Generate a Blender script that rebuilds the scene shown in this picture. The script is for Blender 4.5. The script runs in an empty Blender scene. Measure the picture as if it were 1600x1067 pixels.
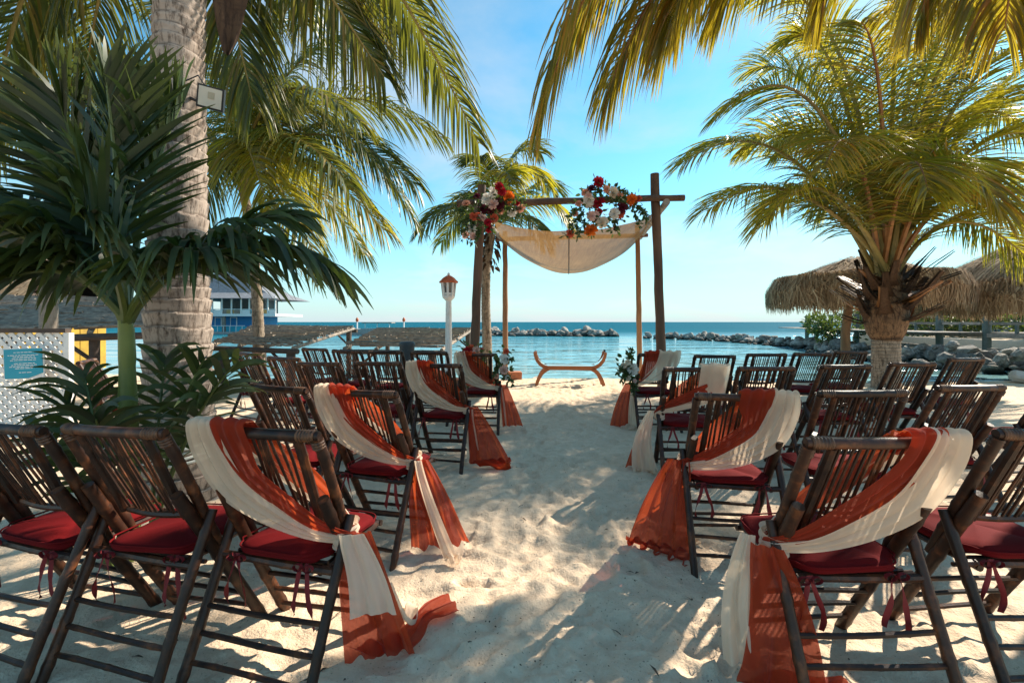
import bpy, math, random
import numpy as np
from mathutils import Vector, Matrix, Quaternion, Euler
rad = math.radians
# ------------------------------------------------------------------ camera, sky, sun, exposure
S = bpy.context.scene
FPX, HCAM, HOR = 711.0, 1.3, 503.0
cam_d = bpy.data.cameras.new("camera")
cam = bpy.data.objects.new("camera", cam_d)
S.collection.objects.link(cam)
cam.location = (0, 0, HCAM)
cam.rotation_euler = (rad(90), 0, 0)
cam_d.sensor_width = 36
cam_d.lens = FPX / 1600 * 36
cam_d.shift_y = -(533.5 - HOR) / 1600
cam_d.clip_start = 0.05
cam_d.clip_end = 20000
S.camera = cam
S.render.resolution_x, S.render.resolution_y = 1024, 682

SUN_AZ, SUN_EL = 56.0, 38.0          # azimuth clockwise from the view direction
TOSUN = Vector((math.sin(rad(SUN_AZ)) * math.cos(rad(SUN_EL)), math.cos(rad(SUN_AZ)) * math.cos(rad(SUN_EL)), math.sin(rad(SUN_EL))))
sun_d = bpy.data.lights.new("sun", 'SUN')
sun_d.energy = 4.4
sun_d.angle = rad(0.53)
sun_d.color = (1.0, 0.90, 0.75)
sun = bpy.data.objects.new("sun", sun_d)
S.collection.objects.link(sun)
sun.rotation_euler = TOSUN.to_track_quat('Z', 'Y').to_euler()
sun.location = (20, 12, 16)

W = bpy.data.worlds.new("World")
S.world = W
W.use_nodes = True
nt = W.node_tree
nt.nodes.clear()
def wn(t, **k):
    n = nt.nodes.new(t)
    for a, b in k.items():
        setattr(n, a, b)
    return n
sky = wn('ShaderNodeTexSky', sky_type='NISHITA', sun_disc=False, sun_elevation=rad(SUN_EL), sun_rotation=rad(SUN_AZ), air_density=1.0, dust_density=0.25, ozone_density=1.0, altitude=0)
bg = wn('ShaderNodeBackground')
bg.inputs['Strength'].default_value = 0.115
wo = wn('ShaderNodeOutputWorld')
tint = wn('ShaderNodeMix', data_type='RGBA', blend_type='MULTIPLY')
tint.inputs[0].default_value = 1.0
tint.inputs[7].default_value = (0.41, 0.85, 0.86, 1)
tc = wn('ShaderNodeTexCoord')
sep = wn('ShaderNodeSeparateXYZ')
nt.links.new(tc.outputs['Generated'], sep.inputs[0])
def wmath(op, a, b):
    m = wn('ShaderNodeMath', operation=op)
    for i, v in enumerate((a, b)):
        if isinstance(v, (int, float)):
            m.inputs[i].default_value = v
        else:
            nt.links.new(v, m.inputs[i])
    return m.outputs[0]
zz = wmath('ADD', wmath('MAXIMUM', sep.outputs['Z'], 0.0), 0.16)
cx = wmath('DIVIDE', sep.outputs['X'], zz)
cy = wmath('DIVIDE', sep.outputs['Y'], zz)
comb = wn('ShaderNodeCombineXYZ')
nt.links.new(cx, comb.inputs[0]); nt.links.new(cy, comb.inputs[1])
comb.inputs[2].default_value = 3.7
nz = wn('ShaderNodeTexNoise')
nz.inputs['Scale'].default_value = 0.85
nz.inputs['Detail'].default_value = 9
nz.inputs['Roughness'].default_value = 0.56
nz.inputs['Distortion'].default_value = 0.35
nt.links.new(comb.outputs[0], nz.inputs['Vector'])
cr = wn('ShaderNodeValToRGB')
cr.color_ramp.elements[0].position = 0.485
cr.color_ramp.elements[0].color = (0, 0, 0, 1)
cr.color_ramp.elements[1].position = 0.80
cr.color_ramp.elements[1].color = (0.85, 0.85, 0.85, 1)
nt.links.new(nz.outputs['Fac'], cr.inputs[0])
cmix = wn('ShaderNodeMix', data_type='RGBA')
nt.links.new(cr.outputs[0], cmix.inputs[0])
nt.links.new(sky.outputs[0], tint.inputs[6])
hz_f = wmath('POWER', wmath('SUBTRACT', 1.0, wmath('MAXIMUM', sep.outputs['Z'], 0.0)), 7.0)
hmix = wn('ShaderNodeMix', data_type='RGBA')
nt.links.new(wmath('MULTIPLY', hz_f, 0.93), hmix.inputs[0])
nt.links.new(tint.outputs[2], hmix.inputs[6])
hmix.inputs[7].default_value = (2.65, 3.05, 3.3, 1)
nt.links.new(hmix.outputs[2], cmix.inputs[6])
cmix.inputs[7].default_value = (3.35, 3.4, 3.45, 1)
nt.links.new(cmix.outputs[2], bg.inputs['Color'])
nt.links.new(bg.outputs[0], wo.inputs['Surface'])

S.view_settings.view_transform = 'Standard'
S.view_settings.look = 'None'
S.view_settings.exposure = 1.2
S.view_settings.gamma = 1
S.render.engine = 'CYCLES'
S.cycles.max_bounces = 8
S.cycles.transparent_max_bounces = 16

# ------------------------------------------------------------------ helpers
COL = S.collection
RNG = random.Random(11)
def at(px, py, d):
    """photograph pixel at depth d -> point in the place"""
    return Vector(((px - 800) / FPX * d, d, HCAM - (py - HOR) / FPX * d))
def link(o, parent=None):
    COL.objects.link(o)
    if parent is not None:
        o.parent = parent
    return o
def tag(o, label=None, cat=None, group=None, kind=None):
    if label: o['label'] = label
    if cat: o['category'] = cat
    if group: o['group'] = group
    if kind: o['kind'] = kind
    return o
def empty(name, loc=(0, 0, 0), rz=0.0):
    o = bpy.data.objects.new(name, None)
    o.empty_display_size = 0.1
    o.location = loc
    o.rotation_euler = (0, 0, rz)
    return link(o)
def np_mesh(name, verts, quads, mat, attrs=None, smooth=True, tris=None):
    me = bpy.data.meshes.new(name)
    v = np.asarray(verts, dtype=np.float32).reshape(-1, 3)
    q = np.asarray(quads, dtype=np.int32).reshape(-1, 4) if quads is not None and len(quads) else np.zeros((0, 4), np.int32)
    t = np.asarray(tris, dtype=np.int32).reshape(-1, 3) if tris is not None and len(tris) else np.zeros((0, 3), np.int32)
    me.vertices.add(len(v)); me.vertices.foreach_set('co', v.ravel())
    nl = q.size + t.size
    me.loops.add(nl)
    me.loops.foreach_set('vertex_index', np.concatenate([q.ravel(), t.ravel()]).astype(np.int32))
    me.polygons.add(len(q) + len(t))
    st = np.concatenate([np.arange(len(q)) * 4, q.size + np.arange(len(t)) * 3]).astype(np.int32)
    me.polygons.foreach_set('loop_start', st)
    me.polygons.foreach_set('use_smooth', np.full(len(q) + len(t), smooth, dtype=bool))
    if attrs:
        for k, a in attrs.items():
            at_ = me.attributes.new(k, 'FLOAT', 'POINT')
            at_.data.foreach_set('value', np.asarray(a, dtype=np.float32).ravel())
    me.update(calc_edges=True)
    me.validate()
    if mat is not None:
        me.materials.append(mat)
    return me
class MB:
    """collects shapes into one mesh"""
    def __init__(s):
        s.v = []; s.f = []
    def quad(s, a, b, c, d):
        i = len(s.v); s.v += [tuple(a), tuple(b), tuple(c), tuple(d)]; s.f.append((i, i + 1, i + 2, i + 3)); return s
    def box(s, c, size, rot=None):
        c = Vector(c); i = len(s.v)
        for dz in (-.5, .5):
            for dx, dy in ((-.5, -.5), (.5, -.5), (.5, .5), (-.5, .5)):
                p = Vector((dx * size[0], dy * size[1], dz * size[2]))
                if rot is not None: p = rot @ p
                s.v.append(tuple(c + p))
        for f in ((3, 2, 1, 0), (4, 5, 6, 7), (0, 1, 5, 4), (1, 2, 6, 5), (2, 3, 7, 6), (3, 0, 4, 7)):
            s.f.append(tuple(i + k for k in f))
        return s
    def beam(s, a, b, w, h):
        a = Vector(a); b = Vector(b); d = b - a
        q = d.to_track_quat('X', 'Z').to_matrix()
        return s.box((a + b) / 2, (d.length, w, h), q)
    def tube(s, pts, rr, n=10, caps=True, flat=None):
        pts = [Vector(p) for p in pts]
        if isinstance(rr, (int, float)): rr = [rr] * len(pts)
        base = len(s.v)
        t0 = (pts[1] - pts[0]).normalized()
        u = t0.orthogonal().normalized()
        for i, p in enumerate(pts):
            t = (pts[min(i + 1, len(pts) - 1)] - pts[max(i - 1, 0)]).normalized()
            u = (u - t * u.dot(t)).normalized()
            w = t.cross(u)
            for k in range(n):
                a = 2 * math.pi * k / n
                s.v.append(tuple(p + (u * math.cos(a) + w * math.sin(a)) * rr[i]))
        for i in range(len(pts) - 1):
            for k in range(n):
                k2 = (k + 1) % n
                s.f.append((base + i * n + k, base + i * n + k2, base + (i + 1) * n + k2, base + (i + 1) * n + k))
        if caps:
            s.f.append(tuple(base + k for k in range(n - 1, -1, -1)))
            s.f.append(tuple(base + (len(pts) - 1) * n + k for k in range(n)))
        return s
    def lathe(s, prof, n=16, c=(0, 0, 0), caps=True):
        base = len(s.v)
        for r, z in prof:
            for k in range(n):
                a = 2 * math.pi * k / n
                s.v.append((c[0] + r * math.cos(a), c[1] + r * math.sin(a), c[2] + z))
        for i in range(len(prof) - 1):
            for k in range(n):
                k2 = (k + 1) % n
                s.f.append((base + i * n + k, base + i * n + k2, base + (i + 1) * n + k2, base + (i + 1) * n + k))
        if caps:
            s.f.append(tuple(base + k for k in range(n - 1, -1, -1)))
            s.f.append(tuple(base + (len(prof) - 1) * n + k for k in range(n)))
        return s
    def prism(s, poly, y0, y1):
        """outline in x,z extruded along y"""
        n = len(poly); b = len(s.v)
        for y in (y0, y1):
            for (x, z) in poly: s.v.append((x, y, z))
        for k in range(n):
            k2 = (k + 1) % n
            s.f.append((b + k, b + k2, b + n + k2, b + n + k))
        s.f.append(tuple(b + k for k in range(n - 1, -1, -1)))
        s.f.append(tuple(b + n + k for k in range(n)))
        return s
    def loft(s, secs, nu=18, nv=40, folds=4, amp=0.008, seed=0, amp_end=None, drift=1.5, hem=0.0):
        """cloth through sections (A,B): u across, v along, with folds"""
        r = random.Random(seed)
        secs = [(Vector(a), Vector(b)) for a, b in secs]
        m = len(secs)
        def cr_(P, t):
            x = t * (m - 1); i = min(int(x), m - 2); f = x - i
            p0 = P[max(i - 1, 0)]; p1 = P[i]; p2 = P[i + 1]; p3 = P[min(i + 2, m - 1)]
            return 0.5 * ((2 * p1) + (p2 - p0) * f + (2 * p0 - 5 * p1 + 4 * p2 - p3) * f * f + (3 * p1 - p0 - 3 * p2 + p3) * f ** 3)
        A = [a for a, b in secs]; B = [b for a, b in secs]
        ph = [r.uniform(0, 6.28) for _ in range(5)]
        f2 = folds * r.uniform(1.6, 2.1)
        base = len(s.v)
        if amp_end is None: amp_end = amp
        for j in range(nv + 1):
            v = j / nv
            a = cr_(A, v); b = cr_(B, v)
            e = 0.01
            fl = (cr_(A, min(1, v + e)) + cr_(B, min(1, v + e)) - cr_(A, max(0, v - e)) - cr_(B, max(0, v - e)))
            wd = b - a
            nrm = wd.cross(fl)
            nrm = nrm.normalized() if nrm.length > 1e-9 else Vector((0, 0, 1))
            am = amp + (amp_end - amp) * v
            for i in range(nu + 1):
                u = i / nu
                sw_ = math.sin(2 * math.pi * folds * u + ph[0] + drift * v + .8 * math.sin(3 * v + ph[4])); sw_ = math.copysign(abs(sw_) ** .75, sw_)
                d = am * (sw_ + 0.45 * math.sin(2 * math.pi * f2 * u + ph[1] - 2.3 * v) + 0.3 * math.sin(7 * v + 3 * u + ph[2]))
                uu = u + 0.02 * math.sin(2 * math.pi * folds * u + ph[3])
                p = a + wd * uu + nrm * d
                if hem and v > .6: p = p + fl.normalized() * (hem * ((v - .6) / .4) ** 2 * (math.sin(2.2 * u + ph[2]) + .15 * math.sin(2 * math.pi * folds * u + ph[1])))
                s.v.append(tuple(p))
        for j in range(nv):
            for i in range(nu):
                k = base + j * (nu + 1) + i
                s.f.append((k, k + 1, k + nu + 2, k + nu + 1))
        return s
    def mesh(s, name, mat, smooth=True):
        me = bpy.data.meshes.new(name)
        me.from_pydata(s.v, [], s.f)
        if mat is not None: me.materials.append(mat)
        if smooth:
            me.polygons.foreach_set('use_smooth', [True] * len(me.polygons))
            try: me.set_sharp_from_angle(angle=rad(42))
            except Exception: pass
        me.update()
        return me
    def obj(s, name, mat, parent=None, smooth=True):
        return link(bpy.data.objects.new(name, s.mesh(name, mat, smooth)), parent)
def put(name, me, parent=None, loc=None, rot=None, scale=None):
    o = bpy.data.objects.new(name, me)
    if loc is not None: o.location = loc
    if rot is not None: o.rotation_euler = rot
    if scale is not None: o.scale = (scale,) * 3 if isinstance(scale, (int, float)) else scale
    return link(o, parent)
# value noise (numpy)
def vnoise(x, y, seed=0):
    rs = np.random.RandomState(seed); T = rs.rand(256, 256)
    xi = np.floor(x).astype(int); yi = np.floor(y).astype(int)
    fx = x - xi; fy = y - yi
    fx = fx * fx * (3 - 2 * fx); fy = fy * fy * (3 - 2 * fy)
    g = lambda a, b: T[a % 256, b % 256]
    return (g(xi, yi) * (1 - fx) + g(xi + 1, yi) * fx) * (1 - fy) + (g(xi, yi + 1) * (1 - fx) + g(xi + 1, yi + 1) * fx) * fy - 0.5

# ------------------------------------------------------------------ materials
def mat(name):
    m = bpy.data.materials.new(name); m.use_nodes = True
    n = m.node_tree; n.nodes.clear()
    out = n.nodes.new('ShaderNodeOutputMaterial')
    return m, n, out
class NT:
    def __init__(s, n): s.n = n
    def new(s, t, **k):
        x = s.n.nodes.new(t)
        for a, b in k.items(): setattr(x, a, b)
        return x
    def l(s, a, b): s.n.links.new(a, b)
    def noise(s, scale, detail=4, rough=.55, coord=None, stretch=None, kind='Object'):
        tcx = s.new('ShaderNodeTexCoord'); mp = s.new('ShaderNodeMapping')
        s.l(tcx.outputs[kind], mp.inputs[0])
        if stretch: mp.inputs['Scale'].default_value = stretch
        nn = s.new('ShaderNodeTexNoise')
        nn.inputs['Scale'].default_value = scale; nn.inputs['Detail'].default_value = detail; nn.inputs['Roughness'].default_value = rough
        s.l(mp.outputs[0], nn.inputs['Vector'])
        return nn.outputs['Fac']
    def ramp(s, fac, stops):
        r = s.new('ShaderNodeValToRGB')
        while len(r.color_ramp.elements) < len(stops): r.color_ramp.elements.new(.5)
        for e, (p, c) in zip(r.color_ramp.elements, stops):
            e.position = p; e.color = (*c, 1) if len(c) == 3 else c
        s.l(fac, r.inputs[0]); return r.outputs[0]
    def mixc(s, fac, a, b, mode='MIX'):
        m = s.new('ShaderNodeMix', data_type='RGBA', blend_type=mode)
        for i, v in ((0, fac), (6, a), (7, b)):
            if isinstance(v, (int, float)): m.inputs[i].default_value = v
            elif isinstance(v, tuple): m.inputs[i].default_value = (*v, 1)
            else: s.l(v, m.inputs[i])
        return m.outputs[2]
    def bump(s, h, strength=.4, dist=.01, nrm=None):
        b = s.new('ShaderNodeBump'); b.inputs['Strength'].default_value = strength; b.inputs['Distance'].default_value = dist
        s.l(h, b.inputs['Height'])
        if nrm is not None: s.l(nrm, b.inputs['Normal'])
        return b.outputs[0]
    def prin(s, col, rough=.6, spec=.4, nrm=None, **k):
        p = s.new('ShaderNodeBsdfPrincipled')
        if isinstance(col, tuple): p.inputs['Base Color'].default_value = (*col, 1)
        else: s.l(col, p.inputs['Base Color'])
        if isinstance(rough, (int, float)): p.inputs['Roughness'].default_value = rough
        else: s.l(rough, p.inputs['Roughness'])
        p.inputs['Specular IOR Level'].default_value = spec
        if nrm is not None: s.l(nrm, p.inputs['Normal'])
        for a, b in k.items(): p.inputs[a].default_value = b
        return p
def simple(name, c1, c2=None, scale=8, rough=.6, bump=.2, bdist=.005, spec=.4, stretch=None, detail=5, rand=.0, **k):
    m, n, out = mat(name); t = NT(n)
    c2 = c2 or tuple(x * .6 for x in c1)
    f = t.noise(scale, detail, .6, stretch=stretch)
    col = t.ramp(f, [(.3, c2), (.7, c1)])
    if rand:
        oi = t.new('ShaderNodeObjectInfo')
        hsv = t.new('ShaderNodeHueSaturation')
        mr = t.new('ShaderNodeMapRange'); mr.inputs[3].default_value = 1 - rand; mr.inputs[4].default_value = 1 + rand
        t.l(oi.outputs['Random'], mr.inputs[0]); t.l(mr.outputs[0], hsv.inputs['Value']); t.l(col, hsv.inputs['Color'])
        col = hsv.outputs[0]
    p = t.prin(col, rough, spec, t.bump(f, bump, bdist) if bump else None, **k)
    t.l(p.outputs[0], out.inputs[0])
    return m
M = {}
# sand
m, n, out = mat('sand'); t = NT(n)
big = t.noise(1.1, 5, .6); mid = t.noise(14, 6, .62); fine = t.noise(260, 3, .7); grit = t.noise(90, 2, .5)
col = t.ramp(big, [(.3, (.67, .505, .355)), (.7, (.77, .60, .43))])
col = t.mixc(t.ramp(mid, [(.35, (1, 1, 1)), (.65, (0, 0, 0))]), col, (.62, .46, .32))
col = t.mixc(t.ramp(grit, [(.66, (0, 0, 0)), (.74, (1, 1, 1))]), col, (.27, .20, .14))
col = t.mixc(t.ramp(fine, [(.62, (0, 0, 0)), (.72, (1, 1, 1))]), col, (.70, .62, .52))
b1 = t.bump(mid, .55, .03); b2 = t.bump(grit, .5, .008, b1); b3 = t.bump(fine, .6, .003, b2)
p = t.prin(col, .92, .2, b3); t.l(p.outputs[0], out.inputs[0]); M['sand'] = m
# bamboo: dark stained, with lengthwise grain and worn brown patches
m, n, out = mat('bamboo'); t = NT(n)
f1 = t.noise(16, 5, .6); f2 = t.noise(60, 4, .6, stretch=(1, 1, .12))
oi = t.new('ShaderNodeObjectInfo')
col = t.ramp(f1, [(.30, (.011, .004, .0025)), (.52, (.036, .012, .005)), (.74, (.16, .05, .016))])
col = t.mixc(t.ramp(f2, [(.42, (0, 0, 0)), (.7, (.6, .6, .6))]), col, (.022, .009, .005))
hsv = t.new('ShaderNodeHueSaturation'); mr = t.new('ShaderNodeMapRange'); mr.inputs[3].default_value = .5; mr.inputs[4].default_value = 1.7
t.l(oi.outputs['Random'], mr.inputs[0]); t.l(mr.outputs[0], hsv.inputs['Value']); t.l(col, hsv.inputs['Color'])
p = t.prin(hsv.outputs[0], .45, .35, t.bump(f2, .3, .004)); t.l(p.outputs[0], out.inputs[0]); M['bamboo'] = m
M['binding'] = simple('binding', (.16, .07, .03), (.03, .013, .007), 40, .5, .5, .004)
# cushion
m, n, out = mat('cushion'); t = NT(n)
f = t.noise(6, 4); w = t.noise(420, 2)
col = t.ramp(f, [(.3, (.105, .0035, .0045)), (.75, (.145, .005, .006))])
p = t.prin(col, .9, .12, t.bump(w, .35, .002)); p.inputs['Sheen Weight'].default_value = .0; p.inputs['Sheen Tint'].default_value = (1, .4, .35, 1)
t.l(p.outputs[0], out.inputs[0]); M['cushion'] = m
def cloth(name, c, ct, transp, trl=.5, weave=500):
    m, n, out = mat(name); t = NT(n)
    f = t.noise(5, 4); w = t.noise(weave, 2)
    col = t.mixc(t.ramp(f, [(.35, (0, 0, 0)), (.7, (1, 1, 1))]), tuple(x * .86 for x in c), c)
    p = t.prin(col, .75, .25, t.bump(w, .25, .002)); p.inputs['Sheen Weight'].default_value = .15
    tr = t.new('ShaderNodeBsdfTranslucent'); tr.inputs[0].default_value = (*ct, 1)
    mx = t.new('ShaderNodeMixShader'); mx.inputs[0].default_value = trl
    t.l(p.outputs[0], mx.inputs[1]); t.l(tr.outputs[0], mx.inputs[2])
    tp = t.new('ShaderNodeBsdfTransparent'); tp.inputs[0].default_value = (*tuple(min(1, x * 1.3 + .25) for x in c), 1)
    m2 = t.new('ShaderNodeMixShader'); m2.inputs[0].default_value = transp
    t.l(mx.outputs[0], m2.inputs[1]); t.l(tp.outputs[0], m2.inputs[2]); t.l(m2.outputs[0], out.inputs[0])
    return m
M['orange'] = cloth('orange_chiffon', (.38, .042, .014), (.70, .105, .024), .25, .45)
M['white'] = cloth('cream_chiffon', (.88, .68, .51), (.90, .71, .52), .13, .38)
M['ribbon'] = simple('ribbon', (.22, .012, .014), (.14, .008, .01), 20, .7, .1)
m, n, out = mat('burlap'); t = NT(n)
wa = t.noise(34, 5, .7, stretch=(1, .05, .3)); wb = t.noise(34, 5, .7, stretch=(.04, 1, .3)); pat = t.noise(1.6, 5, .6)
col = t.ramp(wa, [(.35, (.22, .12, .048)), (.65, (.37, .22, .095))]); col = t.mixc(t.ramp(wb, [(.40, (.7, .7, .7)), (.6, (0, 0, 0))]), col, (.23, .13, .055)); col = t.mixc(t.ramp(pat, [(.45, (0, 0, 0)), (.7, (.5, .5, .5))]), col, (.38, .24, .11))
p = t.prin(col, .9, .1, t.bump(wa, .4, .01)); tr = t.new('ShaderNodeBsdfTranslucent'); t.l(col, tr.inputs[0])
mx = t.new('ShaderNodeMixShader'); mx.inputs[0].default_value = .34; t.l(p.outputs[0], mx.inputs[1]); t.l(tr.outputs[0], mx.inputs[2])
tp = t.new('ShaderNodeBsdfTransparent'); m2 = t.new('ShaderNodeMixShader'); m2.inputs[0].default_value = .07; t.l(mx.outputs[0], m2.inputs[1]); t.l(tp.outputs[0], m2.inputs[2]); t.l(m2.outputs[0], out.inputs[0]); M['burlap'] = m
def leaf(name, g1, g2, yel, trans, tmix=.45, rough=.42, ybias=.72):
    m, n, out = mat(name); t = NT(n)
    a = t.new('ShaderNodeAttribute', attribute_name='rnd'); b = t.new('ShaderNodeAttribute', attribute_name='along')
    col = t.ramp(a.outputs['Fac'], [(.0, g1), (ybias, g2), (min(.99, ybias + .2), yel)])
    tipf = t.ramp(b.outputs['Fac'], [(.72, (0, 0, 0)), (1.0, (.6, .6, .6))])
    col = t.mixc(tipf, col, yel)
    oi = t.new('ShaderNodeObjectInfo'); hsv = t.new('ShaderNodeHueSaturation'); mr = t.new('ShaderNodeMapRange'); mr.inputs[3].default_value = .75; mr.inputs[4].default_value = 1.25
    t.l(oi.outputs['Random'], mr.inputs[0]); t.l(mr.outputs[0], hsv.inputs['Value']); t.l(col, hsv.inputs['Color'])
    p = t.prin(hsv.outputs[0], rough, .5)
    tr = t.new('ShaderNodeBsdfTranslucent')
    tcol = t.mixc(.72, hsv.outputs[0], trans); t.l(tcol, tr.inputs[0])
    mx = t.new('ShaderNodeMixShader'); mx.inputs[0].default_value = tmix
    t.l(p.outputs[0], mx.inputs[1]); t.l(tr.outputs[0], mx.inputs[2]); t.l(mx.outputs[0], out.inputs[0])
    return m
M['leaf_coco'] = leaf('coconut_leaf', (.020, .044, .010), (.052, .078, .014), (.20, .14, .025), (.34, .34, .03), .36)
M['leaf_gold'] = leaf('golden_coconut_leaf', (.028, .052, .010), (.065, .085, .012), (.26, .16, .02), (.66, .56, .03), .52, .4, .74)
M['leaf_rust'] = leaf('rusty_coconut_leaf', (.035, .055, .010), (.085, .085, .013), (.30, .11, .018), (.70, .54, .03), .48, .45, .68)
M['leaf_dark'] = leaf('dark_palm_leaf', (.011, .026, .008), (.024, .048, .011), (.08, .10, .02), (.16, .22, .03), .2, .5, .9)
M['leaf_flower'] = leaf('arrangement_leaf', (.018, .042, .014), (.05, .085, .025), (.10, .14, .04), (.16, .24, .04), .3, .5, .8)
M['leaf_hedge'] = leaf('hedge_leaf', (.02, .045, .012), (.05, .085, .02), (.12, .14, .03), (.18, .24, .03), .3, .5, .85)
M['midrib'] = simple('midrib', (.30, .22, .06), (.16, .12, .03), 6, .5, .1)
M['midrib_rust'] = simple('midrib_rust', (.34, .15, .04), (.16, .06, .02), 6, .5, .1)
M['midrib_green'] = simple('midrib_green', (.10, .13, .03), (.05, .08, .02), 6, .45, .1)
# palm trunks: pale bark with fine upright cracks
def bark(name, c1, c2, c3):
    m, n, out = mat(name); t = NT(n)
    f = t.noise(5, 6, .65); v = t.noise(30, 5, .7, stretch=(1, 1, .22)); r = t.noise(9, 4, .6, stretch=(.25, .25, 2.2))
    col = t.ramp(f, [(.3, c2), (.68, c1)])
    col = t.mixc(t.ramp(v, [(.36, (1, 1, 1)), (.52, (0, 0, 0))]), col, c3)
    col = t.mixc(t.ramp(r, [(.58, (0, 0, 0)), (.75, (.6, .6, .6))]), col, c3)
    sc = t.new('ShaderNodeAttribute', attribute_name='scar')
    col = t.mixc(t.ramp(sc.outputs['Fac'], [(.0, (.75, .75, .75)), (.10, (.6, .6, .6)), (.24, (0, 0, 0)), (.9, (0, 0, 0)), (1.0, (.5, .5, .5))]), col, c3)
    p = t.prin(col, .85, .2, t.bump(v, .6, .012)); t.l(p.outputs[0], out.inputs[0]); return m
M['bark'] = bark('palm_bark', (.44, .36, .30), (.27, .21, .17), (.085, .06, .045))
M['bark_thin'] = bark('thin_palm_bark', (.36, .29, .22), (.20, .15, .11), (.08, .06, .045))
M['fibre'] = bark('palm_fibre', (.26, .15, .08), (.12, .065, .035), (.04, .022, .014))
M['green_stem'] = simple('green_stem', (.21, .24, .045), (.09, .12, .025), 5, .45, .15, .004, stretch=(1, 1, .3))
M['log'] = simple('log', (.16, .085, .05), (.07, .038, .024), 7, .8, .5, .01, stretch=(1, 1, .15))
M['log_pale'] = simple('log_pale', (.36, .19, .09), (.2, .1, .05), 7, .75, .4, .01, stretch=(1, 1, .15))
M['grey_wood'] = simple('grey_wood', (.34, .29, .24), (.17, .14, .115), 6, .85, .5, .01, stretch=(.2, 1, 1), rand=.25)
M['stick'] = simple('stick', (.36, .30, .24), (.13, .10, .08), 9, .85, .3, .005)
M['dark_wood'] = simple('dark_wood', (.10, .07, .055), (.05, .035, .028), 8, .8, .3)
M['teal_post'] = simple('teal_post', (.12, .16, .15), (.07, .095, .09), 6, .8, .3)
M['bench_wood'] = simple('bench_wood', (.44, .15, .045), (.28, .085, .025), 9, .4, .15, .004, stretch=(.15, 1, 1))
M['white_paint'] = simple('white_paint', (.80, .78, .75), (.66, .63, .6), 9, .5, .08)
M['roof_red'] = simple('lantern_red', (.55, .12, .035), (.38, .075, .02), 20, .6, .2)
M['black'] = simple('black_metal', (.02, .02, .022), (.012, .012, .013), 8, .4, .0)
M['bin'] = simple('bin_grey', (.055, .065, .07), (.035, .04, .045), 8, .55, .1)
M['brick'] = simple('terracotta', (.46, .18, .09), (.34, .12, .06), 14, .85, .3)
M['concrete'] = simple('concrete', (.42, .40, .37), (.28, .26, .24), 5, .9, .3)
M['rock'] = simple('rock', (.36, .325, .28), (.09, .08, .07), 3.5, .9, .7, .05, detail=8, rand=.25)
m, n, out = mat('sea_rock'); t = NT(n)
f = t.noise(3.5, 8, .6); oi = t.new('ShaderNodeObjectInfo'); col = t.ramp(f, [(.3, (.10, .088, .075)), (.7, (.40, .36, .31))])
hsv = t.new('ShaderNodeHueSaturation'); mr = t.new('ShaderNodeMapRange'); mr.inputs[3].default_value = .55; mr.inputs[4].default_value = 1.4; t.l(oi.outputs['Random'], mr.inputs[0]); t.l(mr.outputs[0], hsv.inputs['Value']); t.l(col, hsv.inputs['Color'])
geo = t.new('ShaderNodeNewGeometry'); sp = t.new('ShaderNodeSeparateXYZ'); t.l(geo.outputs['Position'], sp.inputs[0]); wz = t.new('ShaderNodeMapRange'); wz.inputs[1].default_value = -.32; wz.inputs[2].default_value = -.12; wz.inputs[3].default_value = 1; wz.inputs[4].default_value = 0; t.l(sp.outputs['Z'], wz.inputs[0])
col = t.mixc(wz.outputs[0], hsv.outputs[0], (.035, .033, .026))      # weed and wet stain at the waterline
p = t.prin(col, .85, .3, t.bump(f, .7, .05)); t.l(p.outputs[0], out.inputs[0]); M['rock'] = m
M['rock_pale'] = simple('pale_rock', (.62, .56, .49), (.44, .38, .33), 3.5, .9, .7, .04, detail=8)
M['roof_shingle'] = simple('grey_shingle', (.22, .23, .25), (.13, .135, .15), 3, .85, .3, .02)
M['blue_wall'] = simple('blue_wall', (.012, .19, .42), (.008, .14, .33), 2, .6, .0)
M['aqua'] = simple('aqua_paint', (.04, .45, .58), (.03, .36, .48), 2, .6, .0)
M['yellow'] = simple('yellow_paint', (.50, .29, .025), (.30, .17, .02), 5, .7, .2, rand=.22)
M['hut_wall'] = simple('hut_wall', (.12, .15, .15), (.08, .1, .105), 3, .7, .1)
M['teal_sign'] = simple('teal_sign', (.0, .30, .42), (.0, .26, .37), 3, .4, .0)
M['hose'] = simple('hose', (.62, .62, .55), (.5, .5, .45), 8, .4, .0)
M['glass_lamp'] = simple('lamp_lens', (.62, .56, .46), (.54, .48, .4), 6, .2, .0)
M['yellow_chip'] = simple('lamp_chip', (.42, .36, .26), (.4, .33, .24), 6, .3, .0)
M['debris'] = simple('debris', (.10, .065, .04), (.05, .03, .02), 30, .9, .1)
m, n, out = mat('clear_glass'); t = NT(n)
g = t.new('ShaderNodeBsdfGlossy'); g.inputs['Roughness'].default_value = .02
tp = t.new('ShaderNodeBsdfTransparent'); tp.inputs[0].default_value = (.93, .97, .98, 1)
fr = t.new('ShaderNodeFresnel'); fr.inputs[0].default_value = 1.45
mx = t.new('ShaderNodeMixShader'); t.l(fr.outputs[0], mx.inputs[0]); t.l(tp.outputs[0], mx.inputs[1]); t.l(g.outputs[0], mx.inputs[2]); t.l(mx.outputs[0], out.inputs[0]); M['glass'] = m
M['window'] = simple('window_glass', (.03, .045, .055), (.02, .03, .04), 3, .08, .0, spec=.8)
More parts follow.
